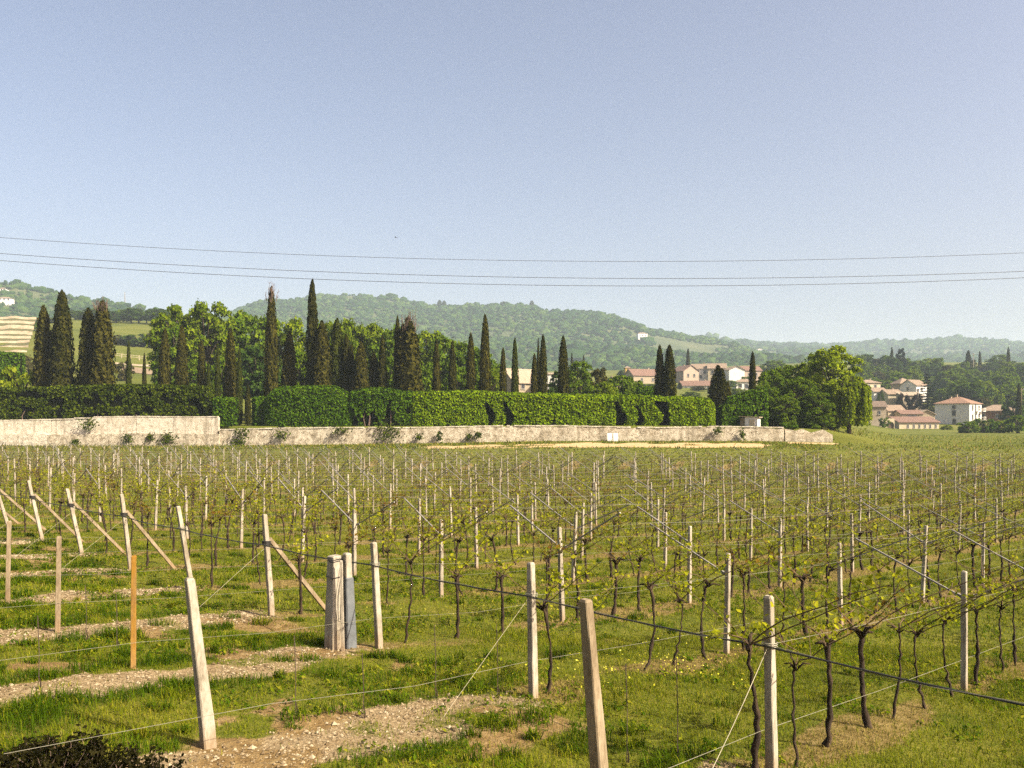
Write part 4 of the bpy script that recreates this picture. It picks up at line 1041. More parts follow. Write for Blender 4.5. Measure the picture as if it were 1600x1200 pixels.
# ------------------------------------------------------------------ broad-leaved trees
def tree_proto(seed, h=10.0, rw=3.6, n=5200, size=.34, nb=26, low=.28, droop=0.0, flat=.8):
    r = np.random.default_rng(seed); rr = random.Random(seed)
    tr = MB(); hz = h * (.5 + low / 2)
    top = np.array([rr.uniform(-.2, .2), rr.uniform(-.2, .2), h * .55])
    tr.tube([(0, 0, -.3), (.06, .03, h * .14), (rr.uniform(-.15, .15), rr.uniform(-.15, .15), h * .32), top], [.34, .25, .2, .11], 8, jit=.2)
    cl = []
    for i in range(nb):
        a = i * 2.4 + rr.uniform(-.5, .5); f = (i + .5) / nb; zz = low + (1 - low) * f
        k = math.sqrt(max(0.02, 1 - ((f - .4) / .64) ** 2)) * rr.uniform(.45, .95)
        c = np.array([math.cos(a) * k * rw, math.sin(a) * k * rw, zz * h * .93]); cr = rr.uniform(.2, .36) * rw * (1 - .35 * f)
        cl.append((c, cr))
        s = np.array([0, 0, h * (.18 + .35 * f)])
        tr.tube([s, (s + c) / 2 + [0, 0, .25 + rr.uniform(-.2, .2)], c], [.09, .06, .025], 5)
    lf = MB(); wts = np.array([c[1] ** 2 for c in cl]); wts /= wts.sum()
    for (c, cr), w in zip(cl, wts):
        m = int(n * w); d = r.normal(size=(m, 3)); d /= np.linalg.norm(d, axis=1)[:, None]; d[:, 2] = np.where(d[:, 2] < -.35, -d[:, 2] * .6, d[:, 2])
        q = cr * (.62 + .5 * r.random(m) ** .7) * (1 + .3 * np.sin(d[:, 0] * 5 + c[0]) * np.sin(d[:, 1] * 6 + c[1]) )
        p = c + d * q[:, None] * np.array([1, 1, flat]); 
        if droop: p[:, 2] -= droop * np.maximum(0, np.hypot(p[:, 0], p[:, 1]) - rw * .45)
        lf.cards(p, d + r.normal(size=(m, 3)) * .7, size * (.5 + .8 * r.random(m)), 1.35)
    # a few loose sprigs beyond the outline
    m = n // 16; k = r.integers(0, nb, m); d = r.normal(size=(m, 3)); d /= np.linalg.norm(d, axis=1)[:, None]
    p = np.array([cl[i][0] for i in k]) + d * np.array([cl[i][1] for i in k])[:, None] * (1.1 + .35 * r.random(m))[:, None]
    lf.cards(p, r.normal(size=(m, 3)), size * (.4 + .5 * r.random(m)), 1.5)
    return tr.mesh('trunk', M['trunk'], True), lf.mesh('crown', M['tree_mid'])
TP = [tree_proto(21, n=8000, nb=38), tree_proto(22, low=.2, nb=42, n=8000), tree_proto(23, nb=34, low=.3, n=7500), tree_proto(24, rw=3.2, low=.2, n=7500, nb=36), tree_proto(25, nb=44, n=9000), tree_proto(26, n=9500, nb=50, size=.3, low=.1), tree_proto(27, n=9500, nb=50, size=.3, low=.03, rw=3.4)]
BP = [tree_proto(31, h=3.0, rw=2.2, n=2600, size=.26, nb=18, low=.08), tree_proto(32, h=3.0, rw=2.4, n=2600, size=.26, nb=16, low=.05)]
def tree(px, top, wpx, Z, k, mat, lab, name='deciduous_tree', cat='tree', group=None, bush=False, base=None):
    p = on(px, Z) if base is None else base
    zt = CZ + (HY - top) / F * Z; h = zt - p.z; r_ = wpx / 2 / F * Z
    pr = (BP if bush else TP)[k]; H, RW = (3.0, 2.3) if bush else (9.9, 3.45)
    t = thing(name, lab, cat, p, random.uniform(0, 6.28), group)
    a = part('trunk', pr[0], t); c = part('crown', pr[1], t); objmat(c, M[mat])
    k_ = 1.14 if bush or Z < 126 or Z > 200 else 1.5
    s = (r_ * k_ / RW, r_ * k_ / RW, h / H); a.scale = s; c.scale = s
    return t
G1 = 'leafy trees behind the cypresses'
for a in [
    (285, 474, 62, 140, 0, 'tree_light', 'tall light green tree above the hedge, left half of the big pair'), (322, 470, 64, 138, 5, 'tree_light', 'tall light green tree above the hedge, right half of the big pair'),
    (268, 505, 40, 134, 3, 'tree_mid', 'smaller green tree at the left foot of the big light pair'),
    (352, 494, 46, 145, 1, 'tree_light', 'light green tree between the big pair and the ragged cypress'), (386, 487, 60, 148, 4, 'tree_mid', 'green rounded tree left of the ragged cypress'),
    (400, 540, 56, 128, 2, 'tree_dark', 'dark lower tree behind the hedge gap'), (350, 556, 44, 124, 2, 'tree_mid', 'low green tree under the big light pair'), (305, 560, 40, 126, 2, 'tree_mid', 'low shady tree between two narrow cypresses'),
    (447, 497, 62, 140, 5, 'tree_light', 'light green round crown right of the ragged cypress'), (470, 545, 54, 122, 2, 'tree_mid', 'low green tree left of the tallest cypress'),
    (512, 502, 56, 142, 1, 'tree_light', 'green crown behind the tallest cypress'), (545, 500, 54, 140, 4, 'tree_light', 'light crown right of the tallest cypress'), (583, 504, 56, 142, 0, 'tree_light', 'light crown behind the single dark cypress'), (615, 506, 50, 139, 1, 'tree_mid', 'green crown left of the massive twiggy cypress'),
    (525, 556, 50, 120, 2, 'tree_dark', 'low dark tree in the cluster right of the tallest cypress'), (612, 556, 40, 120, 2, 'tree_mid', 'low bright tree left of the massive twiggy cypress'),
    (668, 515, 50, 138, 5, 'tree_light', 'green crown right of the massive twiggy cypress'), (698, 524, 48, 136, 0, 'tree_mid', 'green crown behind the slim dark cypress'), (727, 535, 44, 134, 4, 'tree_mid', 'round green crown left of the tall middle spire'), (752, 545, 42, 132, 1, 'tree_mid', 'last green crown of the belt beside the tall middle spire'),
    (660, 562, 50, 120, 2, 'tree_mid', 'low tree at the foot of the massive twiggy cypress'), (716, 570, 46, 118, 2, 'tree_mid', 'low tree behind the light hedge below the belt'), (770, 575, 30, 118, 2, 'tree_light', 'small tree right of the tall middle spire'),
    (560, 575, 40, 117, 2, 'tree_dark', 'dark little tree behind the loose hedge'), (440, 580, 44, 115, 2, 'tree_dark', 'dark little tree behind the rounded hedge'),
    (902, 563, 52, 122, 5, 'tree_mid', 'bright round green tree right of the dark cypress'), (873, 578, 28, 128, 3, 'tree_dark', 'dark narrow tree left of the round green tree'), (935, 573, 30, 126, 3, 'tree_brown', 'reddish brown tree right of the round green tree'), (968, 585, 46, 122, 0, 'tree_mid', 'low green tree in the middle of the village view'), (991, 592, 34, 128, 1, 'tree_mid', 'low green tree left of the paired cypresses'), (945, 596, 40, 118, 2, 'tree_light', 'low light tree behind the hedge right of the white trunk'),
    (1203, 577, 56, 113, 6, 'tree_mid', 'green tree right of the narrow dark cypress'), (1225, 570, 58, 116, 6, 'tree_mid', 'rounded green tree left of the tall yellow-green one'), (1192, 600, 46, 108, 6, 'tree_mid', 'dark leafy tree over the white shed'), (1248, 588, 56, 109, 6, 'tree_mid', 'dark shady tree below the tall yellow-green one'), (1228, 618, 44, 106, 6, 'tree_mid', 'low green tree beside the dark shady one'), (1262, 562, 54, 116, 6, 'tree_light', 'light tree just left of the tall yellow-green one'),
    (1298, 540, 92, 112, 6, 'tree_bright', 'tall yellow-green tree, highest on the right side'), (1275, 610, 48, 106, 6, 'tree_mid', 'low leafy tree at the foot of the tall yellow-green one')]:
    tree(*a, group=G1)
# trees along the crest at the left and on the far terraces
G2 = 'dark trees along the left crest'
xs = [118, 131, 143, 156, 168, 181, 193, 205, 217, 229, 240, 251, 262, 274]
for i, x in enumerate(xs):
    w_ = ('above the broad brown cypress', 'above the meadow', 'left of the big light green pair')[0 if x < 175 else (1 if x < 235 else 2)]
    tree(x, random.uniform(480, 490), random.uniform(22, 30), random.uniform(392, 415), random.randrange(6), 'tree_dark' if i % 3 else 'tree_mid', f'dark tree of the crest row, {ORD[i]} from its left end', group=G2)
for (x, top, w, Z, mt, lab) in ((185, 525, 44, 300, 'tree_brown', 'grey-green bush on the meadow slope, left'), (215, 523, 46, 300, 'tree_dark', 'grey-green bush on the meadow slope, middle'), (243, 522, 40, 300, 'tree_brown', 'grey-green bush on the meadow slope, right'), (195, 565, 26, 200, 'tree_brown', 'low scrub beside the meadow track'), (62, 500, 16, 330, 'tree_mid', 'bush at the right end of the tan terraces'), (85, 498, 30, 380, 'tree_mid', 'tree behind the very tall dark cypress'), (45, 556, 30, 190, 'tree_brown', 'dry bush below the tan terraces')):
    tree(x, top, w, Z, 0, mt, lab, 'bush', 'bush', bush=True)
tree(34, 578, 74, 108, 1, 'tree_yellow', 'yellow-green bush behind the left hedge', 'bush', 'bush', bush=True)
tree(120, 590, 30, 109, 0, 'tree_dark', 'dark bush between the left cypresses', 'bush', 'bush', bush=True)
# bushes on the right meadow, in front of the houses
for i, (x, top, w, Z, mt, lab) in enumerate(((1512, 658, 34, 200, 'tree_mid', 'round green bush in front of the big white house'), (1537, 655, 36, 204, 'hedge_mid', 'dark green bush right of the round one'), (1562, 657, 36, 206, 'tree_light', 'light green bush before the brown building'), (1590, 650, 40, 200, 'tree_mid', 'large green bush at the right edge'), (1585, 628, 36, 246, 'tree_dark', 'dark tree beside the brown building'), (1480, 664, 16, 230, 'tree_light', 'low bush at the foot of the big white house'), (1376, 614, 12, 285, 'tree_dark', 'small round dark tree between two cream houses'), (1382, 653, 14, 232, 'tree_mid', 'bush on top of the arched garden wall'), (1530, 618, 26, 300, 'tree_brown', 'greyish bush behind the big white house'))):
    tree(x, top, w, Z, i % 2, mt, lab, 'bush', 'bush', bush=True)
tree(1413, 616, 24, 285, 0, 'purple', 'dark purple-leaved bush below the tan roofed house', 'bush', 'bush', bush=True)
tree(1432, 617, 22, 286, 1, 'purple', 'dark purple-leaved bush beside the lamp post', 'bush', 'bush', bush=True)
# village garden trees
for i, (x, top, w, Z, mt, lab) in enumerate(((1008, 600, 34, 330, 'tree_mid', 'green garden tree below the left red roof'), (1092, 603, 22, 320, 'tree_brown', 'brownish garden tree before the pink roof'), (1140, 594, 24, 340, 'tree_mid', 'green garden tree under the white gable'), (1165, 588, 22, 350, 'tree_mid', 'garden tree right of the white gable'), (1190, 575, 26, 420, 'tree_dark', 'dark tree behind the village at the right'), (1125, 606, 26, 300, 'tree_mid', 'low garden tree behind the broad dark cypress'), (975, 578, 20, 420, 'tree_dark', 'dark tree left of the yellow tower'), (1210, 562, 40, 420, 'tree_mid', 'green tree behind the narrow dark cypress'), (955, 590, 30, 300, 'tree_dark', 'dark tree in the village foreground'), (1080, 612, 30, 260, 'tree_mid', 'low garden tree right of the paired cypresses'), (1153, 607, 24, 280, 'tree_light', 'light garden tree left of the narrow cypress'))):
    tree(x, top, w, Z, i % 6, mt, lab, group='garden trees of the village')
# the wooded slope on the right
r_ = random.Random(77); lst = []
for i in range(150):
    Z = r_.uniform(300, 500); px = r_.uniform(1335, 1640)
    if px < 1450 and Z < 350: continue
    if all(abs(px - q[0]) > 9 or abs(Z - q[1]) > 26 for q in lst): lst.append((px, Z))
kinds = {'tree_dark': 'dark green', 'tree_mid': 'mid green', 'tree_light': 'light green', 'tree_brown': 'grey-brown'}
for px, Z in lst:
    p = on(px, Z); h = r_.uniform(8, 13.5); mt = r_.choice(('tree_dark', 'tree_dark', 'tree_mid', 'tree_mid', 'tree_mid', 'tree_light', 'tree_brown'))
    where = ('above the tan and cream houses' if px < 1450 else 'above the big white house' if px < 1535 else 'above the brown building')
    tree(px, HY - (p.z + h - CZ) * F / Z, r_.uniform(7.5, 12) * F / Z, Z, r_.randrange(6), mt, f'{kinds[mt]} tree in the wood {where}', group='trees of the wooded slope behind the houses')
# dark layered cedar
def cedar():
    p = on(1449, 275); zt = CZ + (HY - 584) / F * 275; h = zt - p.z
    t = thing('cedar_tree', 'dark layered cedar beside the lamp post and big white house', 'tree', p)
    b_ = MB(); b_.tube([(0, 0, -.3), (0, 0, h * .95)], [.35, .05], 8); b_.build('trunk', M['trunk'], t)
    lf = MB()
    for i in range(17):
        f = i / 16; z = h * (.1 + .88 * f); rr = (4.4 * (1 - f) ** .75 + .25) * random.uniform(.85, 1.12)
        for q in range(max(3, int(9 * (1 - f) + 2))):
            a = q * 2.4 + i; n = int(34 * (1 - f) + 12); d = rng.random(n) ** .6 * rr * random.uniform(.75, 1.1); s = rng.normal(size=n) * (.16 + .14 * d)
            c = np.stack([np.cos(a) * d - np.sin(a) * s, np.sin(a) * d + np.cos(a) * s, z - d * .14 + rng.normal(size=n) * .09], 1)
            lf.cards(c, rng.normal(size=(n, 3)) * .5 + [0, 0, 1], .42 * (.6 + .6 * rng.random(n)), 1.5)
    lf.build('crown', M['cedar'], t)
cedar()
# conifer on the slope
tree(1408, 543, 17, 470, 3, 'cedar', 'pointed dark conifer on the skyline of the wooded slope', 'conifer_tree', 'tree')
# weeping willow
def willow():
    p = on(1326, 107.5); t = thing('willow_tree', 'yellow-green weeping willow hanging over the wall end', 'tree', p)
    b_ = MB(); b_.tube([(0, 0, -.4), (.1, 0, 1.6), (-.1, .1, 3.4), (0, 0, 5.6)], [.3, .24, .2, .1], 8, jit=.2)
    lf = MB(); r = random.Random(3)
    for i in range(110):
        a = r.uniform(0, 6.28); k = math.sqrt(r.random()) * 2.6; zc = 7.0 - (k / 2.7) ** 2 * 2.1 + r.uniform(-.5, .5)
        x, y = math.cos(a) * k, math.sin(a) * k * .9; L = r.uniform(1.8, 5.4) * (.35 + .65 * k / 2.5); L = min(L, zc - .9)
        b_.tube([(0, 0, 3.0 + r.uniform(0, 2)), (x * .55, y * .55, zc - .05), (x, y, zc - .3)], [.06, .04, .015], 4)
        for s in range(4):
            ox, oy = r.uniform(-.45, .45), r.uniform(-.45, .45); n = int(L * 20); tt = rng.random(n)
            c = np.stack([x + ox * (.3 + tt * .7) + rng.normal(size=n) * .08, y + oy * (.3 + tt * .7) + rng.normal(size=n) * .08, zc - tt * L * r.uniform(.7, 1.0)], 1)
            lf.cards(c, rng.normal(size=(n, 3)) + [0, -.2, .2], .16 * (.6 + .7 * rng.random(n)), 2.3, up=np.tile([0, 0, -1.0], (n, 1)))
    b_.build('trunk', M['trunk'], t); lf.build('crown', M['tree_bright'], t)
willow()
# ------------------------------------------------------------------ houses
def plaster(name, c, var=.08):
    return solid_mat(name, [(0, tuple(x * (1 - 2.2 * var) for x in c)), (.5, c), (1, tuple(min(.85, x * (1 + var)) for x in c))], .7, .9, .15, 6, detail=6)
PL = {'white': plaster('plaster_white', (.72, .69, .62)), 'cream': plaster('plaster_cream', (.5, .42, .28)), 'pink': plaster('plaster_pink', (.36, .28, .21)), 'tan': plaster('plaster_tan', (.34, .275, .185), .14),
      'stone': plaster('plaster_stone', (.27, .225, .16), .2), 'brick': plaster('plaster_brick', (.16, .085, .05), .18), 'yellow': plaster('plaster_yellow', (.42, .28, .06)), 'grey': plaster('plaster_grey', (.5, .47, .41))}
def tiles(name, a, b):
    m, nt, out = new_mat(name); tc = nd(nt, 'ShaderNodeTexCoord')
    w = nd(nt, 'ShaderNodeTexWave', bands_direction='X'); w.inputs['Scale'].default_value = 1.6; w.inputs['Distortion'].default_value = 1.5; nt.links.new(tc.outputs['Object'], w.inputs['Vector'])
    ns = noise(nt, tc.outputs['Object'], 1.6, 5, .7)
    c = ramp(nt, math_(nt, 'ADD', math_(nt, 'MULTIPLY', ns, .75), math_(nt, 'MULTIPLY', w.outputs['Fac'], .25)), [(.3, a), (.65, b), (.85, tuple(x * 1.25 for x in b))])
    p = nd(nt, 'ShaderNodeBsdfPrincipled'); p.inputs['Roughness'].default_value = .9; nt.links.new(c, p.inputs['Base Color'])
    bp = nd(nt, 'ShaderNodeBump'); bp.inputs['Strength'].default_value = .6; bp.inputs['Distance'].default_value = .08; nt.links.new(w.outputs['Fac'], bp.inputs['Height']); nt.links.new(bp.outputs[0], p.inputs['Normal'])
    nt.links.new(p.outputs[0], out.inputs[0]); return m
RF = {'orange': tiles('tiles_orange', (.16, .085, .05), (.3, .17, .1)), 'red': tiles('tiles_red', (.11, .06, .04), (.22, .125, .085)), 'tan': tiles('tiles_tan', (.16, .11, .07), (.29, .21, .14)), 'brown': tiles('tiles_brown', (.09, .06, .04), (.18, .125, .085)), 'pale': tiles('tiles_pale', (.25, .19, .12), (.38, .3, .21))}
M['pane'] = solid_mat('pane', [(0, (.025, .025, .03)), (1, (.06, .06, .065))], 2, .25, 0, spec=.6)
M['frame'] = solid_mat('frame', [(0, (.3, .27, .22)), (1, (.42, .39, .33))], 2, .8, 0)
M['shutter'] = solid_mat('shutter', [(0, (.05, .06, .045)), (1, (.1, .1, .08))], 2, .7, 0)
M['door'] = solid_mat('door', [(0, (.06, .04, .025)), (1, (.13, .085, .05))], 2, .8, 0)

def house(name, lab, px, Z, w, d, hw, roof, hr, wmat, rmat, yaw=0.0, base_py=None, wins=(), chim=(), balc=(), over=.4, cat='house', ridge='x', door=None):
    """w x d walls hw high; roof 'gable' (ridge along local x or y), 'hip' or 'shed'; wins = (face, along 0..1, z, width, height)"""
    p = W(px, base_py, Z) if base_py else on(px, Z)
    t = thing(name, lab, cat, p, R(yaw))
    b_ = MB(); b_.box((0, 0, hw / 2 - 1.5), (w, d, hw + 3))
    if roof == 'gable':
        if ridge == 'x':
            for s in (-1, 1): b_.add([(s * w / 2, -d / 2, hw), (s * w / 2, d / 2, hw), (s * w / 2, 0, hw + hr)], [[0, 1, 2]])
        else:
            for s in (-1, 1): b_.add([(-w / 2, s * d / 2, hw), (w / 2, s * d / 2, hw), (0, s * d / 2, hw + hr)], [[0, 1, 2]])
    if roof == 'shed':
        b_.add([(-w / 2, -d / 2, hw), (-w / 2, d / 2, hw), (-w / 2, d / 2, hw + hr), (w / 2, -d / 2, hw), (w / 2, d / 2, hw), (w / 2, d / 2, hw + hr)], [[0, 1, 2], [3, 5, 4]]); b_.add([(-w / 2, d / 2, hw), (w / 2, d / 2, hw), (w / 2, d / 2, hw + hr), (-w / 2, d / 2, hw + hr)], [[0, 1, 2, 3]])
    b_.build('wall', PL[wmat], t)
    rb = MB(); th = .16
    def slab(q):
        q = np.array(q, float); n = len(q); lo = q - [0, 0, th]
        rb.add(np.concatenate([q, lo]), [list(range(n))]); b0 = rb.n - 2 * n
        rb.f.append((np.array([[b0 + n + k for k in range(n)][::-1]]), 0))
        rb.f.append((np.array([[b0 + k, b0 + (k + 1) % n, b0 + n + (k + 1) % n, b0 + n + k] for k in range(n)]), 0))
    W2, D2, e = w / 2 + over, d / 2 + over, hw + th + .02
    if roof == 'gable':
        if ridge == 'x':
            drop = hr / (d / 2) * over
            for s in (-1, 1): slab([(-W2, s * D2, e - drop), (W2, s * D2, e - drop), (W2, 0, e + hr), (-W2, 0, e + hr)])
        else:
            drop = hr / (w / 2) * over
            for s in (-1, 1): slab([(s * W2, -D2, e - drop), (s * W2, D2, e - drop), (0, D2, e + hr), (0, -D2, e + hr)])
    elif roof == 'hip':
        rl = max(0, (w - d) / 2) + .15; rd = max(0, (d - w) / 2) + (.15 if d > w else 0)
        A, B = (-rl if w >= d else 0, -rd if d > w else 0, e + hr), (rl if w >= d else 0, rd if d > w else 0, e + hr)
        e2 = e - .05
        if w >= d:
            slab([(-W2, -D2, e2), (W2, -D2, e2), B, A]); slab([(W2, D2, e2), (-W2, D2, e2), A, B]); slab([(W2, -D2, e2), (W2, D2, e2), B]); slab([(-W2, D2, e2), (-W2, -D2, e2), A])
        else:
            slab([(-W2, -D2, e2), (W2, -D2, e2), A]); slab([(W2, D2, e2), (-W2, D2, e2), B]); slab([(W2, -D2, e2), (W2, D2, e2), B, A]); slab([(-W2, D2, e2), (-W2, -D2, e2), A, B])
    elif roof == 'shed':
        slab([(-W2, -D2, e - over * hr / d), (W2, -D2, e - over * hr / d), (W2, D2, e + hr + over * hr / d), (-W2, D2, e + hr + over * hr / d)])
    ro = rb.build('roof', RF[rmat], t)
    for (cx_, cy_, ch_) in chim:
        c_ = MB(); c_.box((cx_, cy_, hw + hr * .6 + ch_ / 2), (.6, .6, ch_ + hr * .6)); c_.box((cx_, cy_, hw + hr * .9 + ch_ + .08), (.8, .8, .14)); c_.build('chimney', PL['tan'], ro)
    FACE = {'f': (0, -d / 2, w, 0), 'r': (w / 2, 0, d, R(90)), 'l': (-w / 2, 0, d, R(-90))}
    for (face, al, z, ww, hh) in wins:
        fx, fy, L, an = FACE[face]
        o = bpy.data.objects.new('window' if hh < 2.2 else 'door', None)
        f_ = MB(); f_.box((0, -.03, 0), (ww + .24, .12, hh + .24)); f_.box((0, -.09, -hh / 2 - .14), (ww + .4, .24, .08))
        o = f_.build('window' if not (z - hh / 2 < .15) else 'door', M['frame'], t)
        o.location = (fx + math.cos(an) * (al - .5) * L, fy + math.sin(an) * (al - .5) * L, z); o.rotation_euler[2] = an
        g_ = MB(); g_.box((0, -.075, 0), (ww, .06, hh)); g_.build('pane' if o.name.startswith('window') else 'panel', M['pane'] if o.name.startswith('window') else M['door'], o)
    for (face, al, z, ww, dep) in balc:
        fx, fy, L, an = FACE[face]; f_ = MB(); f_.box((0, -dep / 2, 0), (ww, dep, .16))
        for q in np.linspace(-ww / 2 + .05, ww / 2 - .05, 7): f_.box((q, -dep + .05, .5), (.06, .06, .9))
        f_.box((0, -dep + .05, .98), (ww, .08, .08)); f_.box((-ww / 2 + .04, -dep / 2, .98), (.07, dep, .08)); f_.box((ww / 2 - .04, -dep / 2, .98), (.07, dep, .08))
        o = f_.build('balcony', PL['white'], t); o.location = (fx + math.cos(an) * (al - .5) * L, fy + math.sin(an) * (al - .5) * L, z); o.rotation_euler[2] = an
    return t
# right-hand group
house('house', 'big three storey house with an orange hip roof and balconies', 1497, 269, 10.2, 9.6, 6.9, 'hip', 2.1, 'white', 'orange', -48, 666,
      wins=(('f', .56, 5.9, .9, .9), ('f', .56, 4.1, 1.0, 1.5), ('f', .57, 1.5, .9, 1.5), ('r', .25, 5.7, 1.0, 1.4), ('r', .5, 5.6, .9, 2.0), ('r', .78, 5.7, 1.0, 1.2), ('r', .25, 2.9, 1.0, 1.4), ('r', .5, 2.8, .9, 2.0), ('r', .78, 3.0, 1.0, 1.5), ('r', .5, .9, .9, 1.9)),
      chim=((-.5, 0, .9), (-3, 2, .4)), balc=(('r', .56, 4.5, 2.4, 1.0), ('r', .9, 4.6, 2.0, 1.3), ('r', .56, 1.7, 2.4, 1.0), ('r', .92, 1.9, 2.0, 1.3)))
house('house', 'low brown brick building with a hipped roof right of the big house', 1558, 277, 11.0, 9, 4.0, 'hip', 1.9, 'brick', 'tan', -22, 662, wins=(('f', .45, 2.4, .9, 1.1), ('f', .1, 2.6, .8, 1.0), ('r', .5, 2.4, .9, 1.1)))
house('house', 'long low cream building with a row of small dark openings', 1429, 243, 11.6, 4.6, 2.2, 'shed', 1.35, 'cream', 'red', 5, 672, wins=tuple(('f', a, 1.1, .36, 1.0) for a in (.22, .37, .51, .65, .78, .92)))
house('house', 'red gabled shed roof rising behind the long low building', 1418, 251, 6.4, 5, 3.2, 'gable', 1.0, 'cream', 'red', 4, 664, wins=(('f', .5, 2.4, 2.6, .5),))
house('house', 'pale gabled outbuilding behind the right end of the long low one', 1440, 256, 5, 6, 3.3, 'gable', 1.2, 'tan', 'pale', 0, 665, ridge='y', wins=(('f', .5, 2, .6, .8),), chim=((-1.5, 0, .6),))
house('house', 'cream house with a mottled roof beside the arched gate', 1393, 255, 5.2, 5, 5.0, 'gable', 1.5, 'cream', 'tan', 8, 668, wins=(('f', .48, 3.4, .6, 1.5), ('f', .85, 1.4, .6, 1.0)))
house('house', 'grey stone house right of the willow', 1366, 250, 5.0, 6, 6.0, 'gable', 1.5, 'tan', 'brown', -8, 668, ridge='x', wins=(('f', .62, 4.3, .6, .9), ('f', .68, 2.1, .6, .8), ('f', .15, 2.1, .5, 1.0)))
house('house', 'cream house with a low tan roof highest behind the willow', 1355, 330, 7.2, 6, 2.7, 'hip', 1.2, 'cream', 'tan', 12, 610, wins=(('f', .7, 1.5, .9, 1.0), ('f', .3, 1.5, .9, 1.0)), chim=((1.5, .5, .6),))
house('house', 'white fronted house with two dark windows right of the willow', 1369, 310, 4.9, 6, 2.9, 'gable', 1.4, 'white', 'tan', 6, 625, wins=(('f', .32, 1.6, .5, 1.4), ('f', .82, 1.6, .5, 1.4)))
house('house', 'cream house with a broad tan roof left of the purple bushes', 1391, 305, 5.2, 7, 2.9, 'gable', 1.6, 'cream', 'tan', 4, 629, chim=((1.2, .6, .7),), wins=(('f', .8, 1.7, .6, .9),))
house('house', 'white gabled house with a ribbed tan roof beside the cedar', 1427, 325, 5.6, 7.5, 3.2, 'gable', 2.1, 'white', 'tan', 24, 616, ridge='x', wins=(('f', .5, 1.8, .8, 1.1), ('f', .15, 1.2, .8, 1.2), ('l', .5, 2, .8, 1.0)))
house('house', 'house with a dull tan roof left of the white gabled one', 1410, 335, 6, 6, 3.2, 'hip', 2.2, 'tan', 'tan', 10, 613, wins=(('f', .4, 2.0, 1.0, .8),))
house('house', 'long tan roof over the purple bushes', 1421, 298, 7.4, 4, 2.6, 'shed', 1.1, 'tan', 'pale', 6, 630, wins=(('f', .3, 1.2, .8, 1.0), ('f', .7, 1.2, .8, 1.0)))
# central village
house('house', 'pinkish house with a dark red roof left of the paired cypresses', 1004, 392, 14, 9, 4.2, 'gable', 3.0, 'tan', 'red', 20, 602, wins=(('f', .3, 2.4, .9, 1.2), ('f', .7, 2.4, .9, 1.2), ('r', .5, 2.2, 1.0, 1.4), ('r', .5, 5, .8, .8)), chim=((3, 0, .9),))
house('house', 'pinkish gabled house right of the paired cypresses', 1070, 402, 8.5, 10, 4.6, 'gable', 2.6, 'pink', 'red', 24, 596, ridge='y', wins=(('f', .3, 2.6, 1, 1.3), ('f', .7, 2.6, 1, 1.3), ('r', .3, 2.4, 1, 1.3)), chim=((1, 2, .8),))
house('house', 'terraced house with a tan roof left of the white gable', 1095, 410, 8.5, 9, 5.2, 'gable', 2.4, 'white', 'tan', -12, 594, wins=(('f', .3, 3.6, 1, 1.3), ('f', .7, 3.6, 1, 1.3), ('f', .5, 1.4, 1.0, 1.3)), chim=((1.5, 0, .8),))
house('house', 'terraced house with a tan roof touching the white gable', 1120, 405, 8.2, 9, 5.3, 'gable', 2.4, 'cream', 'tan', -12, 594, wins=(('f', .25, 3.6, 1, 1.3), ('f', .6, 3.6, 1, 1.3), ('f', .8, 1.4, 1.2, 1.3)))
house('house', 'tall plain white gable wall above the broad dark cypress', 1145, 388, 7.0, 11, 5.2, 'gable', 1.6, 'white', 'tan', 4, 597, ridge='y', wins=(('r', .4, 3, .9, 1.2), ('l', .4, 3, .9, 1.2)))
house('house', 'low white house with a pinkish roof between young cypresses', 1088, 350, 12.6, 6.5, 2.9, 'gable', 1.9, 'white', 'red', -6, 614, wins=(('f', .15, 1.5, 1, 1.2), ('f', .4, 1.5, 1, 1.2), ('f', .65, 1.1, 1, 2.0), ('f', .87, 1.5, 1, 1.2)), chim=((3.6, .6, .7),))
house('house', 'house with a pink roof right of the white gable', 1171, 400, 8.6, 7, 4.0, 'gable', 2.0, 'pink', 'red', 10, 593, wins=(('f', .3, 2.2, 1, 1.2), ('f', .7, 2.2, 1, 1.2)), chim=((2, 0, .8),))
house('house', 'white house with pillars below the pink roof', 1163, 345, 8.0, 6, 4.2, 'hip', 1.2, 'white', 'tan', 0, 614, wins=(('f', .2, 2.8, 1.2, 1.3), ('f', .5, 2.6, 1.2, 1.6), ('f', .8, 2.8, 1.2, 1.3)))
house('barn', 'barn with a broad pale tiled roof behind the slim cypresses', 812, 205, 8.4, 7.5, 2.2, 'gable', 3.2, 'tan', 'pale', 34, 613, cat='barn', wins=(('f', .3, 1.2, .9, 1.0), ('f', .6, 1.2, .9, 1.0)))
house('house', 'small white wall of an outbuilding left of the round green tree', 861, 200, 3.0, 4.5, 3.7, 'shed', .5, 'white', 'pale', -4, 611, over=.15, wins=(('f', .8, 1.6, .5, .8),))
house('tower', 'small orange-yellow square tower left of the red roof', 980, 400, 2.4, 2.4, 4.4, 'hip', .7, 'yellow', 'tan', 10, 590, cat='tower', over=.25, wins=(('f', .5, 3.2, .7, 1.0),))
house('house', 'small house with a dark roof below the yellow tower', 968, 330, 6, 6, 2.8, 'gable', 1.5, 'tan', 'brown', 10, 606, wins=(('f', .5, 1.5, .8, 1.0),))
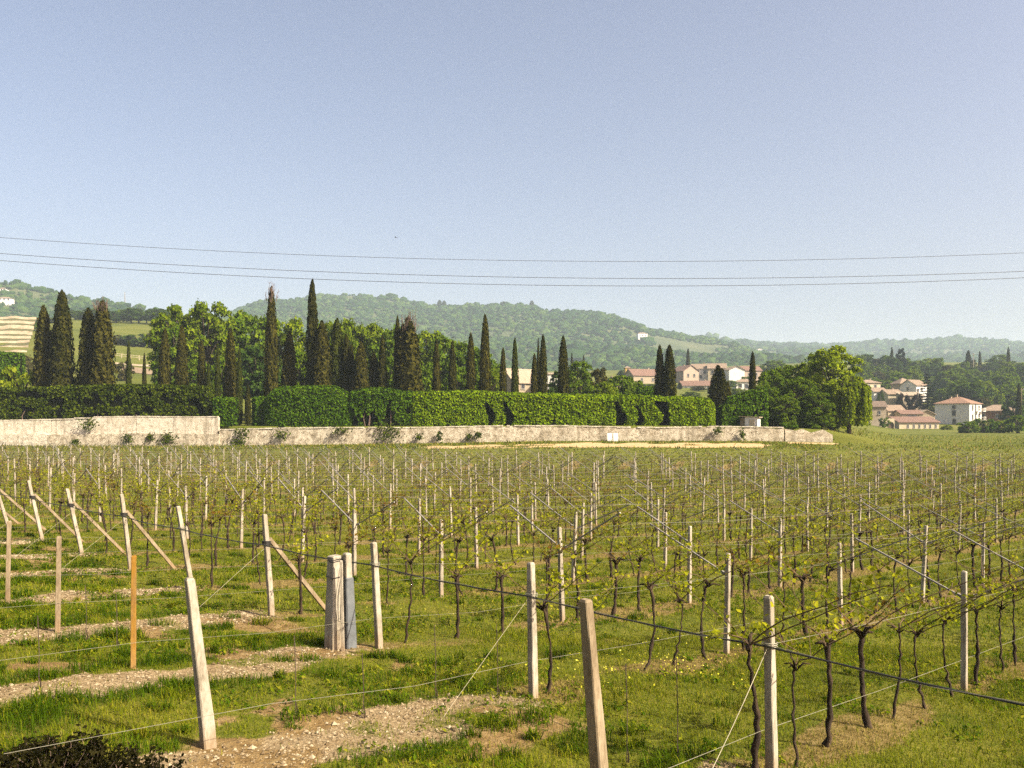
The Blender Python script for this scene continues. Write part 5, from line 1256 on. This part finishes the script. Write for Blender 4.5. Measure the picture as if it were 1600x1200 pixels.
# arched gate wall, garden wall and dark shed
def arched_wall():
    Z = 236; p = W(1378, 674, Z); t = thing('garden_wall', 'rough stone garden wall with an arched gateway', 'wall', p)
    s = Z / F; b_ = MB(); b_.box((-9 * s, 0, 1.2), (21 * s, .5, 3.6)); b_.build('masonry', PL['stone'], t)
    b_ = MB(); x0, x1, h = 3.5 * s, 19 * s, 3.5; cx_ = (x0 + x1) / 2 + .3; ra = .95; n = 12
    pts = [(cx_ + ra * math.cos(a), 1.7 + ra * math.sin(a)) for a in np.linspace(0, math.pi, n)]
    outl = [(x1, -.6), (x1, h), (x0, h), (x0, -.6)] 
    arch = [(cx_ + ra, -.6)] + pts + [(cx_ - ra, -.6)]
    rx = [(x1, -.6)] + [(x1 + (x0 - x1) * k / (n - 1), h) for k in range(n)] + [(x0, -.6)]
    for y, fl in ((-.26, 1), (.26, -1)):
        V = [(a[0], y, a[1]) for a in arch] + [(a[0], y, a[1]) for a in rx]; m = len(arch)
        b_.add(V, [[k, k + 1, m + k + 1, m + k][::fl] for k in range(m - 1)])
    V = [(a[0], y, a[1]) for y in (-.26, .26) for a in arch]; m = len(arch); b_.add(V, [[k, k + 1, m + k + 1, m + k] for k in range(m - 1)])
    V = [(a[0], y, a[1]) for y in (-.26, .26) for a in rx]; b_.add(V, [[k, k + 1, m + k + 1, m + k] for k in range(m - 1)])
    b_.build('archway', PL['cream'], t)
    b_ = MB(); b_.box((cx_, .12, .7), (1.9, .08, 3.2)); b_.build('gate', M['door'], t)
arched_wall()
def open_shed(name, lab, px, py, Z, w, h, d, wall, yaw):
    t = thing(name, lab, 'shed', W(px, py, Z), R(yaw)); b_ = MB()
    b_.box((-w / 2 + .06, 0, h / 2 - .4), (.12, d, h + .8)); b_.box((w / 2 - .06, 0, h / 2 - .4), (.12, d, h + .8)); b_.box((0, d / 2 - .06, h / 2 - .4), (w - .24, .12, h + .8)); b_.build('wall', PL[wall], t)
    b_ = MB(); b_.box((0, -.1, h + .09), (w + .5, d + .5, .14), Matrix.Rotation(.08, 3, 'X')); b_.build('roof', RF['brown'], t)
    for x in (-.2 * w, .2 * w):
        b_ = MB(); b_.box((x, -d / 2 + .1, h / 2 - .3), (.14, .14, h + .55)); b_.build('post', M['old_wood'], t)
open_shed('open_shed', 'dark open shed left of the rough garden wall', 1346, 679, 232, 3.4, 1.9, 3, 'stone', -6)
def hut():
    t = thing('hut', 'small shed with brown side and white front above the stone wall', 'shed', W(1176, 668, 102.2), R(-32)); s = 102.2 / F
    b_ = MB(); b_.box((0, 0, .55), (1.5, 1.2, 1.3)); b_.build('wall', PL['white'], t)
    b_ = MB(); b_.box((-.9, .1, .5), (.9, 1.1, 1.2)); b_.build('annex', M['old_wood'], t)
    b_ = MB(); b_.box((-.25, 0, 1.26), (2.5, 1.4, .09), Matrix.Rotation(.04, 3, 'Y')); b_.build('roof', PL['tan'], t)
    b_ = MB(); b_.box((.1, -.62, .5), (.6, .05, .9)); b_.build('door', PL['cream'], t)
hut()
# lamp post, poles
def pole(name, lab, px, py, Z, top, r0, lamp=False, mat='concrete'):
    p = W(px, py, Z); h = CZ + (HY - top) / F * Z - p.z; t = thing(name, lab, 'pole', p)
    b_ = MB(); b_.tube([(0, 0, -1), (0, 0, h)], [r0, r0 * .65], 8); b_.build('shaft', M[mat], t)
    if lamp:
        b_ = MB(); b_.tube([(0, 0, h - .1), (-.4, -.3, h + .25), (-1.0, -.7, h + .3)], .06, 6); b_.build('arm', M[mat], t)
        b_ = MB(); b_.box((-1.2, -.85, h + .28), (.8, .5, .2)); b_.build('lamp', PL['white'], t)
    else:
        b_ = MB(); b_.box((0, 0, h - .5), (1.6, .12, .12)); b_.build('crossarm', M['old_wood'], t)
        for q in (-.6, 0, .6): b_ = MB(); b_.tube([(q, 0, h - .44), (q, 0, h - .2)], [.06, .04], 6); b_.build('insulator', M['white_slab'], t)
pole('street_lamp', 'pale street lamp beside the dark cedar', 1434.5, 638, 278, 611, .17, True)
pole('utility_pole', 'thin pale pole on the wooded skyline', 1521, 578, 470, 552, .2)
pole('utility_pole', 'wooden pole right of the brown building', 1596, 664, 262, 606, .15, mat='old_wood')
# rail fence and track on the left meadow
def rail_fence():
    Z = 262; p = on(176, Z); t = thing('rail_fence', 'pale wooden rail fence across the left meadow', 'fence', p); pr = None; rb = MB()
    for px in (176, 190, 204, 217.5, 231, 243, 254):
        q = on(px, Z) - p; b_ = MB(); b_.box((q.x, q.y, q.z + .65), (.16, .16, 1.5)); b_.build('post', PL['cream'], t)
        if pr is not None:
            for hh in (1.2, .65): bar(rb, (pr.x, pr.y, pr.z + hh), (q.x, q.y, q.z + hh), .08, .14)
        pr = q
    rb.build('rail', PL['cream'], t)
rail_fence()
def sheet(name, quad, mat, lab, lift=.12):
    b_ = MB(); pts = []
    for f in np.linspace(0, 1, 24):
        for (pxa, za), (pxb, zb_) in quad:
            px = pxa + (pxb - pxa) * f; Z = za + (zb_ - za) * f + .8 * math.sin(f * 9); g = on(px, Z); pts.append((g.x, g.y, g.z + lift))
    m = len(quad); fs = [[i * m + k, i * m + k + 1, (i + 1) * m + k + 1, (i + 1) * m + k] for i in range(23) for k in range(m - 1)]
    b_.add(pts, fs); b_.build(name, mat, kind='structure', label=lab)
M['track'] = solid_mat('track', [(.1, (.2, .155, .09)), (.5, (.36, .29, .185)), (.9, (.45, .37, .24))], .4, .95, 0)
M['field'] = solid_mat('field', [(0, (.17, .12, .07)), (1, (.27, .2, .12))], .3, .95, 0)
sheet('track', [((165, 242), (268, 249)), ((165, 247), (268, 256))], M['track'], 'pale dirt track crossing the left meadow')
sheet('ploughed_field', [((190, 222), (270, 222)), ((190, 232), (270, 232)), ((190, 239), (270, 240))], M['field'], 'brown bare plot below the dirt track')
# tan terraces
def terraces():
    rows_ = [(552, 547.5), (545, 539.5), (535, 531.5), (529.5, 525.5), (521.5, 516.5), (514, 508.5), (506, 502), (498, 494.5)]
    b_ = MB(); xs_ = np.linspace(-330, 57, 60); prev = None
    for k, (yb, yt) in enumerate(rows_):
        Z = 262 + 13 * k; xr = xs_ * (1 - .0) ; xr = np.where(xs_ > 0, xs_ * (.74 + .26 * k / 7), xs_)
        w = (vnoise(xs_ * .05, xs_ * 0 + k * 7, 91) - .5) * 3.2 + (vnoise(xs_ * .3, xs_ * 0 + k * 7, 92) - .5) * 1.2
        lo = np.array([tuple(W(x, yb + w_, Z)) for x, w_ in zip(xr, w)]); hi = np.array([tuple(W(x, yt + w_, Z + 1.2)) for x, w_ in zip(xr, w)])
        n = len(xs_); kk = np.arange(n - 1)
        b_.add(np.concatenate([lo, hi]), np.stack([kk, kk + 1, kk + 1 + n, kk + n], 1), 0)
        if prev is not None: b_.add(np.concatenate([prev, lo]), np.stack([kk, kk + 1, kk + 1 + n, kk + n], 1), 1)
        else:
            fl = lo - [0, 0, 9.0]; b_.add(np.concatenate([fl, lo]), np.stack([kk, kk + 1, kk + 1 + n, kk + n], 1), 1)
        prev = hi
    bk = prev + [0, 30, 1.5]; n = len(xs_); kk = np.arange(n - 1); b_.add(np.concatenate([prev, bk]), np.stack([kk, kk + 1, kk + 1 + n, kk + n], 1), 1)
    b_.build('terraces', [M['track'], M['terrace_green']], kind='structure', label='tan terraced slope at the left edge')
M['terrace_green'] = solid_mat('terrace_green', [(0, (.06, .062, .015)), (1, (.13, .115, .035))], .2, .95, 0)
terraces()
# ------------------------------------------------------------------ hills
def ridge_hill(name, lab, ridge, Zr, front, back, base_y, seed, n_tree, mat, rtree=(3.5, 7.5), pow_=1.2, rough=1.0, clear=None):
    rx = np.array([r[0] for r in ridge], float); ry = np.array([r[1] for r in ridge], float) + rtree[1] * .75 / Zr * F
    def H(px): return (HY - np.interp(px, rx, ry)) / F * Zr + CZ
    base_z = lambda Y: CZ + (HY - base_y) / F * Y
    def hz(X, q):                                   # q in [-1,1]: front foot, crest, back foot
        px = CX + F * X / Zr
        Y = Zr + np.where(q < 0, q * front, q * back)
        t = np.where(q < 0, np.clip(1 + q, 0, 1) ** pow_, (1 - np.clip(q, 0, 1)) ** 1.1)
        b = base_z(Zr - front) - 6
        z = b + (H(px) - b) * t
        amp = rough * (1 - np.abs(2 * t - 1)) ** .7
        return Y, z + amp * ((vnoise(X * .006, Y * .006, seed) - .5) * 26 + (vnoise(X * .018, Y * .018, seed + 1) - .5) * 9)
    xs_ = np.linspace((rx[0] - CX) / F * Zr, (rx[-1] - CX) / F * Zr, 150); qs = np.linspace(-1, 1, 64)
    X, Q = np.meshgrid(xs_, qs, indexing='ij'); Y, Z = hz(X, Q)
    b_ = MB(); ii = np.arange(X.size).reshape(X.shape)
    b_.add(np.stack([X, Y, Z], 2).reshape(-1, 3), np.stack([ii[:-1, :-1], ii[1:, :-1], ii[1:, 1:], ii[:-1, 1:]], 2).reshape(-1, 4))
    b_.build(name, mat, kind='structure', label=lab, smooth=True)
    # tree crowns of the wood: lumpy half-balls, one loose mass
    N = n_tree; X = rng.uniform(xs_[0], xs_[-1], N); Q = rng.uniform(-.98, .12, N)
    keep = (np.abs(X) < (Zr + Q * front) * .64) & (vnoise(X * .011, Q * front * .011, seed + 5) * .6 + vnoise(X * .03, Q * front * .03, seed + 6) * .4 > (.12 if clear is None else clear(CX + F * X / (Zr + Q * front), Q)))
    X, Q = X[keep], Q[keep]; N = len(X); Y, Z = hz(X, Q)
    ph = (1 + 5 ** .5) / 2; ico = np.array([(-1, ph, 0), (1, ph, 0), (-1, -ph, 0), (1, -ph, 0), (0, -1, ph), (0, 1, ph), (0, -1, -ph), (0, 1, -ph), (ph, 0, -1), (ph, 0, 1), (-ph, 0, -1), (-ph, 0, 1)], float) / 1.902
    fc = np.array([[0, 11, 5], [0, 5, 1], [0, 1, 7], [0, 7, 10], [0, 10, 11], [1, 5, 9], [5, 11, 4], [11, 10, 2], [10, 7, 6], [7, 1, 8], [3, 9, 4], [3, 4, 2], [3, 2, 6], [3, 6, 8], [3, 8, 9], [4, 9, 5], [2, 4, 11], [6, 2, 10], [8, 6, 7], [9, 8, 1]])
    s = rng.uniform(rtree[0], rtree[1], N) * np.exp(rng.normal(size=N) * .3)
    v = ico[None] * (s[:, None, None] * (.72 + .56 * rng.random((N, 12, 1)))) * np.array([1, 1, .85])
    v = v + np.stack([X, Y, Z + s * .3], 1)[:, None, :]
    f_ = MB(); f_.add(v.reshape(-1, 3), (np.arange(N)[:, None, None] * 12 + fc[None]).reshape(-1, 3))
    f_.build('forest', M['forest'], kind='stuff', cat='forest', label='dense wood covering the ' + lab)
    return hz, Zr, front
M['hill_far'] = solid_mat('hill_far', [(0, (.03, .045, .014)), (.5, (.055, .07, .02)), (1, (.1, .1, .035))], .012, .95, 0)
HILL = {}
HILL['left'] = ridge_hill('hill', 'wooded hill at the left edge', [(-520, 470), (-300, 440), (-120, 428), (0, 435), (40, 442), (100, 459), (150, 467), (205, 474), (260, 488), (300, 500), (360, 520), (430, 545)], 950, 420, 500, 560, 101, 9000, M['hill_far'], (1.8, 3.8))
HILL['main'] = ridge_hill('hill', 'long wooded hill in the middle behind the cypresses', [(180, 560), (260, 530), (330, 500), (360, 488), (400, 471), (440, 467), (480, 463), (520, 459), (560, 457), (600, 460), (640, 468), (665, 473), (690, 477), (740, 475), (790, 474), (832, 476), (858, 485), (900, 484), (938, 486), (962, 492), (985, 502), (1005, 510), (1040, 518), (1080, 524), (1112, 527), (1150, 545), (1220, 560), (1300, 575)],
    1450, 620, 600, 577, 111, 24000, M['hill_far'], (2.1, 4.4), clear=lambda px, q: np.where((px > 985) & (q > -.75) & (q < -.25), .52, .14))
HILL['far'] = ridge_hill('hill', 'low hazy far hill on the right', [(900, 560), (980, 535), (1060, 523), (1116, 525), (1124, 531), (1180, 533), (1240, 536), (1285, 538), (1330, 534), (1400, 532), (1470, 528), (1530, 530), (1600, 535), (1700, 530), (1900, 540), (2150, 560)], 2300, 1100, 900, 569, 121, 22000, M['hill_far'], (3.2, 6.6), clear=lambda px, q: np.where((q < -.7), .5, np.where((px < 1230) & (q < -.4), .45, .2)))
def on_hill(key, px, py):
    hz, Zr, front = HILL[key]; q = np.linspace(-.98, -.02, 1500); Y = Zr + q * front; X = (px - CX) / F * Y
    z = hz(X, q)[1]; d = CZ + (HY - py) / F * Y - z; i = int(np.argmax(d < 0)) if (d < 0).any() else 1499
    return Y[i]
for key, px, py, lab, w in (('main', 1003, 528, 'white villa on the shoulder of the wooded hill', 14), ('far', 1124, 551, 'tiny white house low on the far hill, left of two', 13), ('far', 1186, 551, 'tiny white house low on the far hill, right of two', 9), ('left', 5, 458, 'tiny white house high on the left hill, upper', 8), ('left', 9, 473, 'tiny pale house on the left hill, lower', 13)):
    Z = on_hill(key, px, py) - 6
    house('villa', lab, px, Z, w, 8, 6.0 if key != 'left' else 4, 'hip', 1.6, 'white', 'tan', 10, py, wins=(('f', .2, 3, 1.2, 1.5), ('f', .5, 3, 1.2, 1.5), ('f', .8, 3, 1.2, 1.5)))
Z = on_hill('left', 195, 476)
p = W(195, 478, Z); t = thing('radio_mast', 'thin radio mast on the ridge of the left hill', 'mast', p); h = 22 / F * Z
b_ = MB()
for a in (0, 2.09, 4.19): b_.tube([(1.1 * math.cos(a), 1.1 * math.sin(a), -3), (.12 * math.cos(a), .12 * math.sin(a), h)], .16, 4)
for q in range(10): zq = h * q / 10; k = 1.1 * (1 - q / 11); b_.tube([(k, 0, zq), (-k * .5, k * .87, zq + .8), (-k * .5, -k * .87, zq), (k, 0, zq + .8)], .08, 3)
b_.build('lattice', M['arm_metal'], t)
# conifers that stand out on the ridge
for i, (px, py) in enumerate(((687, 471), (694, 472), (831, 472), (787, 473))):
    Z = 1445; p = W(px, py + 10, Z); t = thing('conifer_tree', f'tiny dark conifer standing out on the hill ridge, {ORD[i]} from the left' if i < 2 else ('tiny conifer on the ridge above the middle hill path' if i == 2 else 'tiny conifer on the ridge left of the hill path'), 'tree', p)
    a = part('trunk', CYP_TR, t); a.scale = (2, 2, 3); c = part('crown', CYP[4], t); objmat(c, M['cypress_green']); c.scale = (4.5, 4.5, 1.05); c.location = (0, 0, .5)

# ------------------------------------------------------------------ power lines and the bird
for (y0, y1, y2, r_, lab) in ((371, 407, 395, .011, 'topmost thin power line across the sky'), (396, 433, 424, .013, 'middle power line, upper of the close pair'), (407, 445, 434, .013, 'lowest power line, lower of the close pair')):
    Z = 46; pts = []
    for px in np.linspace(-900, 2500, 70):
        a = (px - 0) / 800; y = y0 + a * (y1 - y0) + a * (a - 1) / 2 * (y2 - 2 * y1 + y0)
        pts.append(tuple(W(px, y, Z)))
    b_ = MB(); b_.tube(pts, r_, 5); b_.build('power_line', M['line'], label=lab, cat='cable', group='power lines crossing the sky')
def bird():
    p = W(618.5, 371.5, 60); b_ = MB()
    b_.tube([(-.02, -.16, .03), (0, -.1, .01), (0, 0, 0), (0, .12, .015), (0, .2, .03)], [.012, .035, .048, .03, .008], 8)
    t = b_.build('bird', M['line'], loc=p, label='small dark bird flying high above the cypresses', cat='bird')
    for s in (-1, 1):
        w_ = MB(); w_.add([(s * .03, -.05, .01), (s * .03, .06, .01), (s * .2, .05, .12), (s * .2, -.07, .13), (s * .4, .05, .06), (s * .03, 0, .03), (s * .2, 0, .145)], [[0, 3, 2, 1]]); w_.add([(s * .2, -.07, .13), (s * .2, .05, .12), (s * .4, .05, .06)], [[0, 1, 2]]); w_.build('wing', M['line'], t)
    w_ = MB(); w_.add([(-.015, .17, .02), (.015, .17, .02), (.05, .3, .03), (-.05, .3, .03)], [[0, 1, 2, 3]]); w_.build('tail', M['line'], t)
    t.rotation_euler = (.3, .2, .9); t.scale = (.55, .55, .55)
bird()

# ------------------------------------------------------------------ air, sky, sun, camera
m, nt, out = new_mat('haze')
v = nd(nt, 'ShaderNodeVolumePrincipled'); v.inputs['Color'].default_value = (HAZE_COL[0], HAZE_COL[1], HAZE_COL[2], 1); v.inputs['Density'].default_value = HAZE
nt.links.new(v.outputs[0], out.inputs['Volume'])
b_ = MB(); zmax = 345.0
b_.box((0, 1950, (zmax - 14) / 2), (8600, 4500, zmax + 14)); b_.build('haze', m, kind='stuff', label='thin pale blue air haze over the whole valley', cat='haze')

w = bpy.data.worlds.new('World'); sc.world = w; w.use_nodes = True; nt = w.node_tree
bg = nt.nodes['Background']; sky = nt.nodes.new('ShaderNodeTexSky'); sky.sky_type = 'NISHITA'; sky.sun_disc = False
sky.sun_elevation = R(SUN_EL); sky.sun_rotation = R(SUN_AZ); sky.air_density = SKY_AIR; sky.dust_density = SKY_DUST; sky.ozone_density = SKY_OZONE; sky.altitude = 100
tint = mixc(nt, 1.0, sky.outputs[0], SKY_TINT, 'MULTIPLY'); nt.links.new(tint, bg.inputs[0]); bg.inputs[1].default_value = SKY_STR
su = bpy.data.lights.new('sun', 'SUN'); su.energy = SUN_STR; su.angle = R(.5); su.color = SUN_COL
so = bpy.data.objects.new('sun', su); COL.objects.link(so)
S = Vector((math.sin(R(SUN_AZ)) * math.cos(R(SUN_EL)), math.cos(R(SUN_AZ)) * math.cos(R(SUN_EL)), math.sin(R(SUN_EL))))
so.rotation_euler = S.to_track_quat('Z', 'Y').to_euler(); so.location = S * 60

cam = bpy.data.cameras.new('camera'); co = bpy.data.objects.new('camera', cam); COL.objects.link(co)
cam.sensor_width = 36; cam.lens = 36 * F / 1600; cam.shift_y = (HY - 600) / 1600; cam.clip_start = .1; cam.clip_end = 9000
co.location = (0, 0, CZ); co.rotation_euler = (R(90), 0, 0); sc.camera = co
sc.view_settings.view_transform = 'Standard'; sc.view_settings.look = 'None'; sc.view_settings.exposure = EXPO; sc.view_settings.gamma = 1
sc.render.engine = 'CYCLES'; sc.cycles.max_bounces = 6; sc.cycles.diffuse_bounces = 3; sc.cycles.transmission_bounces = 3; sc.cycles.transparent_max_bounces = 4; sc.cycles.volume_bounces = 1
sc.cycles.use_denoising = False; sc.cycles.sample_clamp_indirect = 6
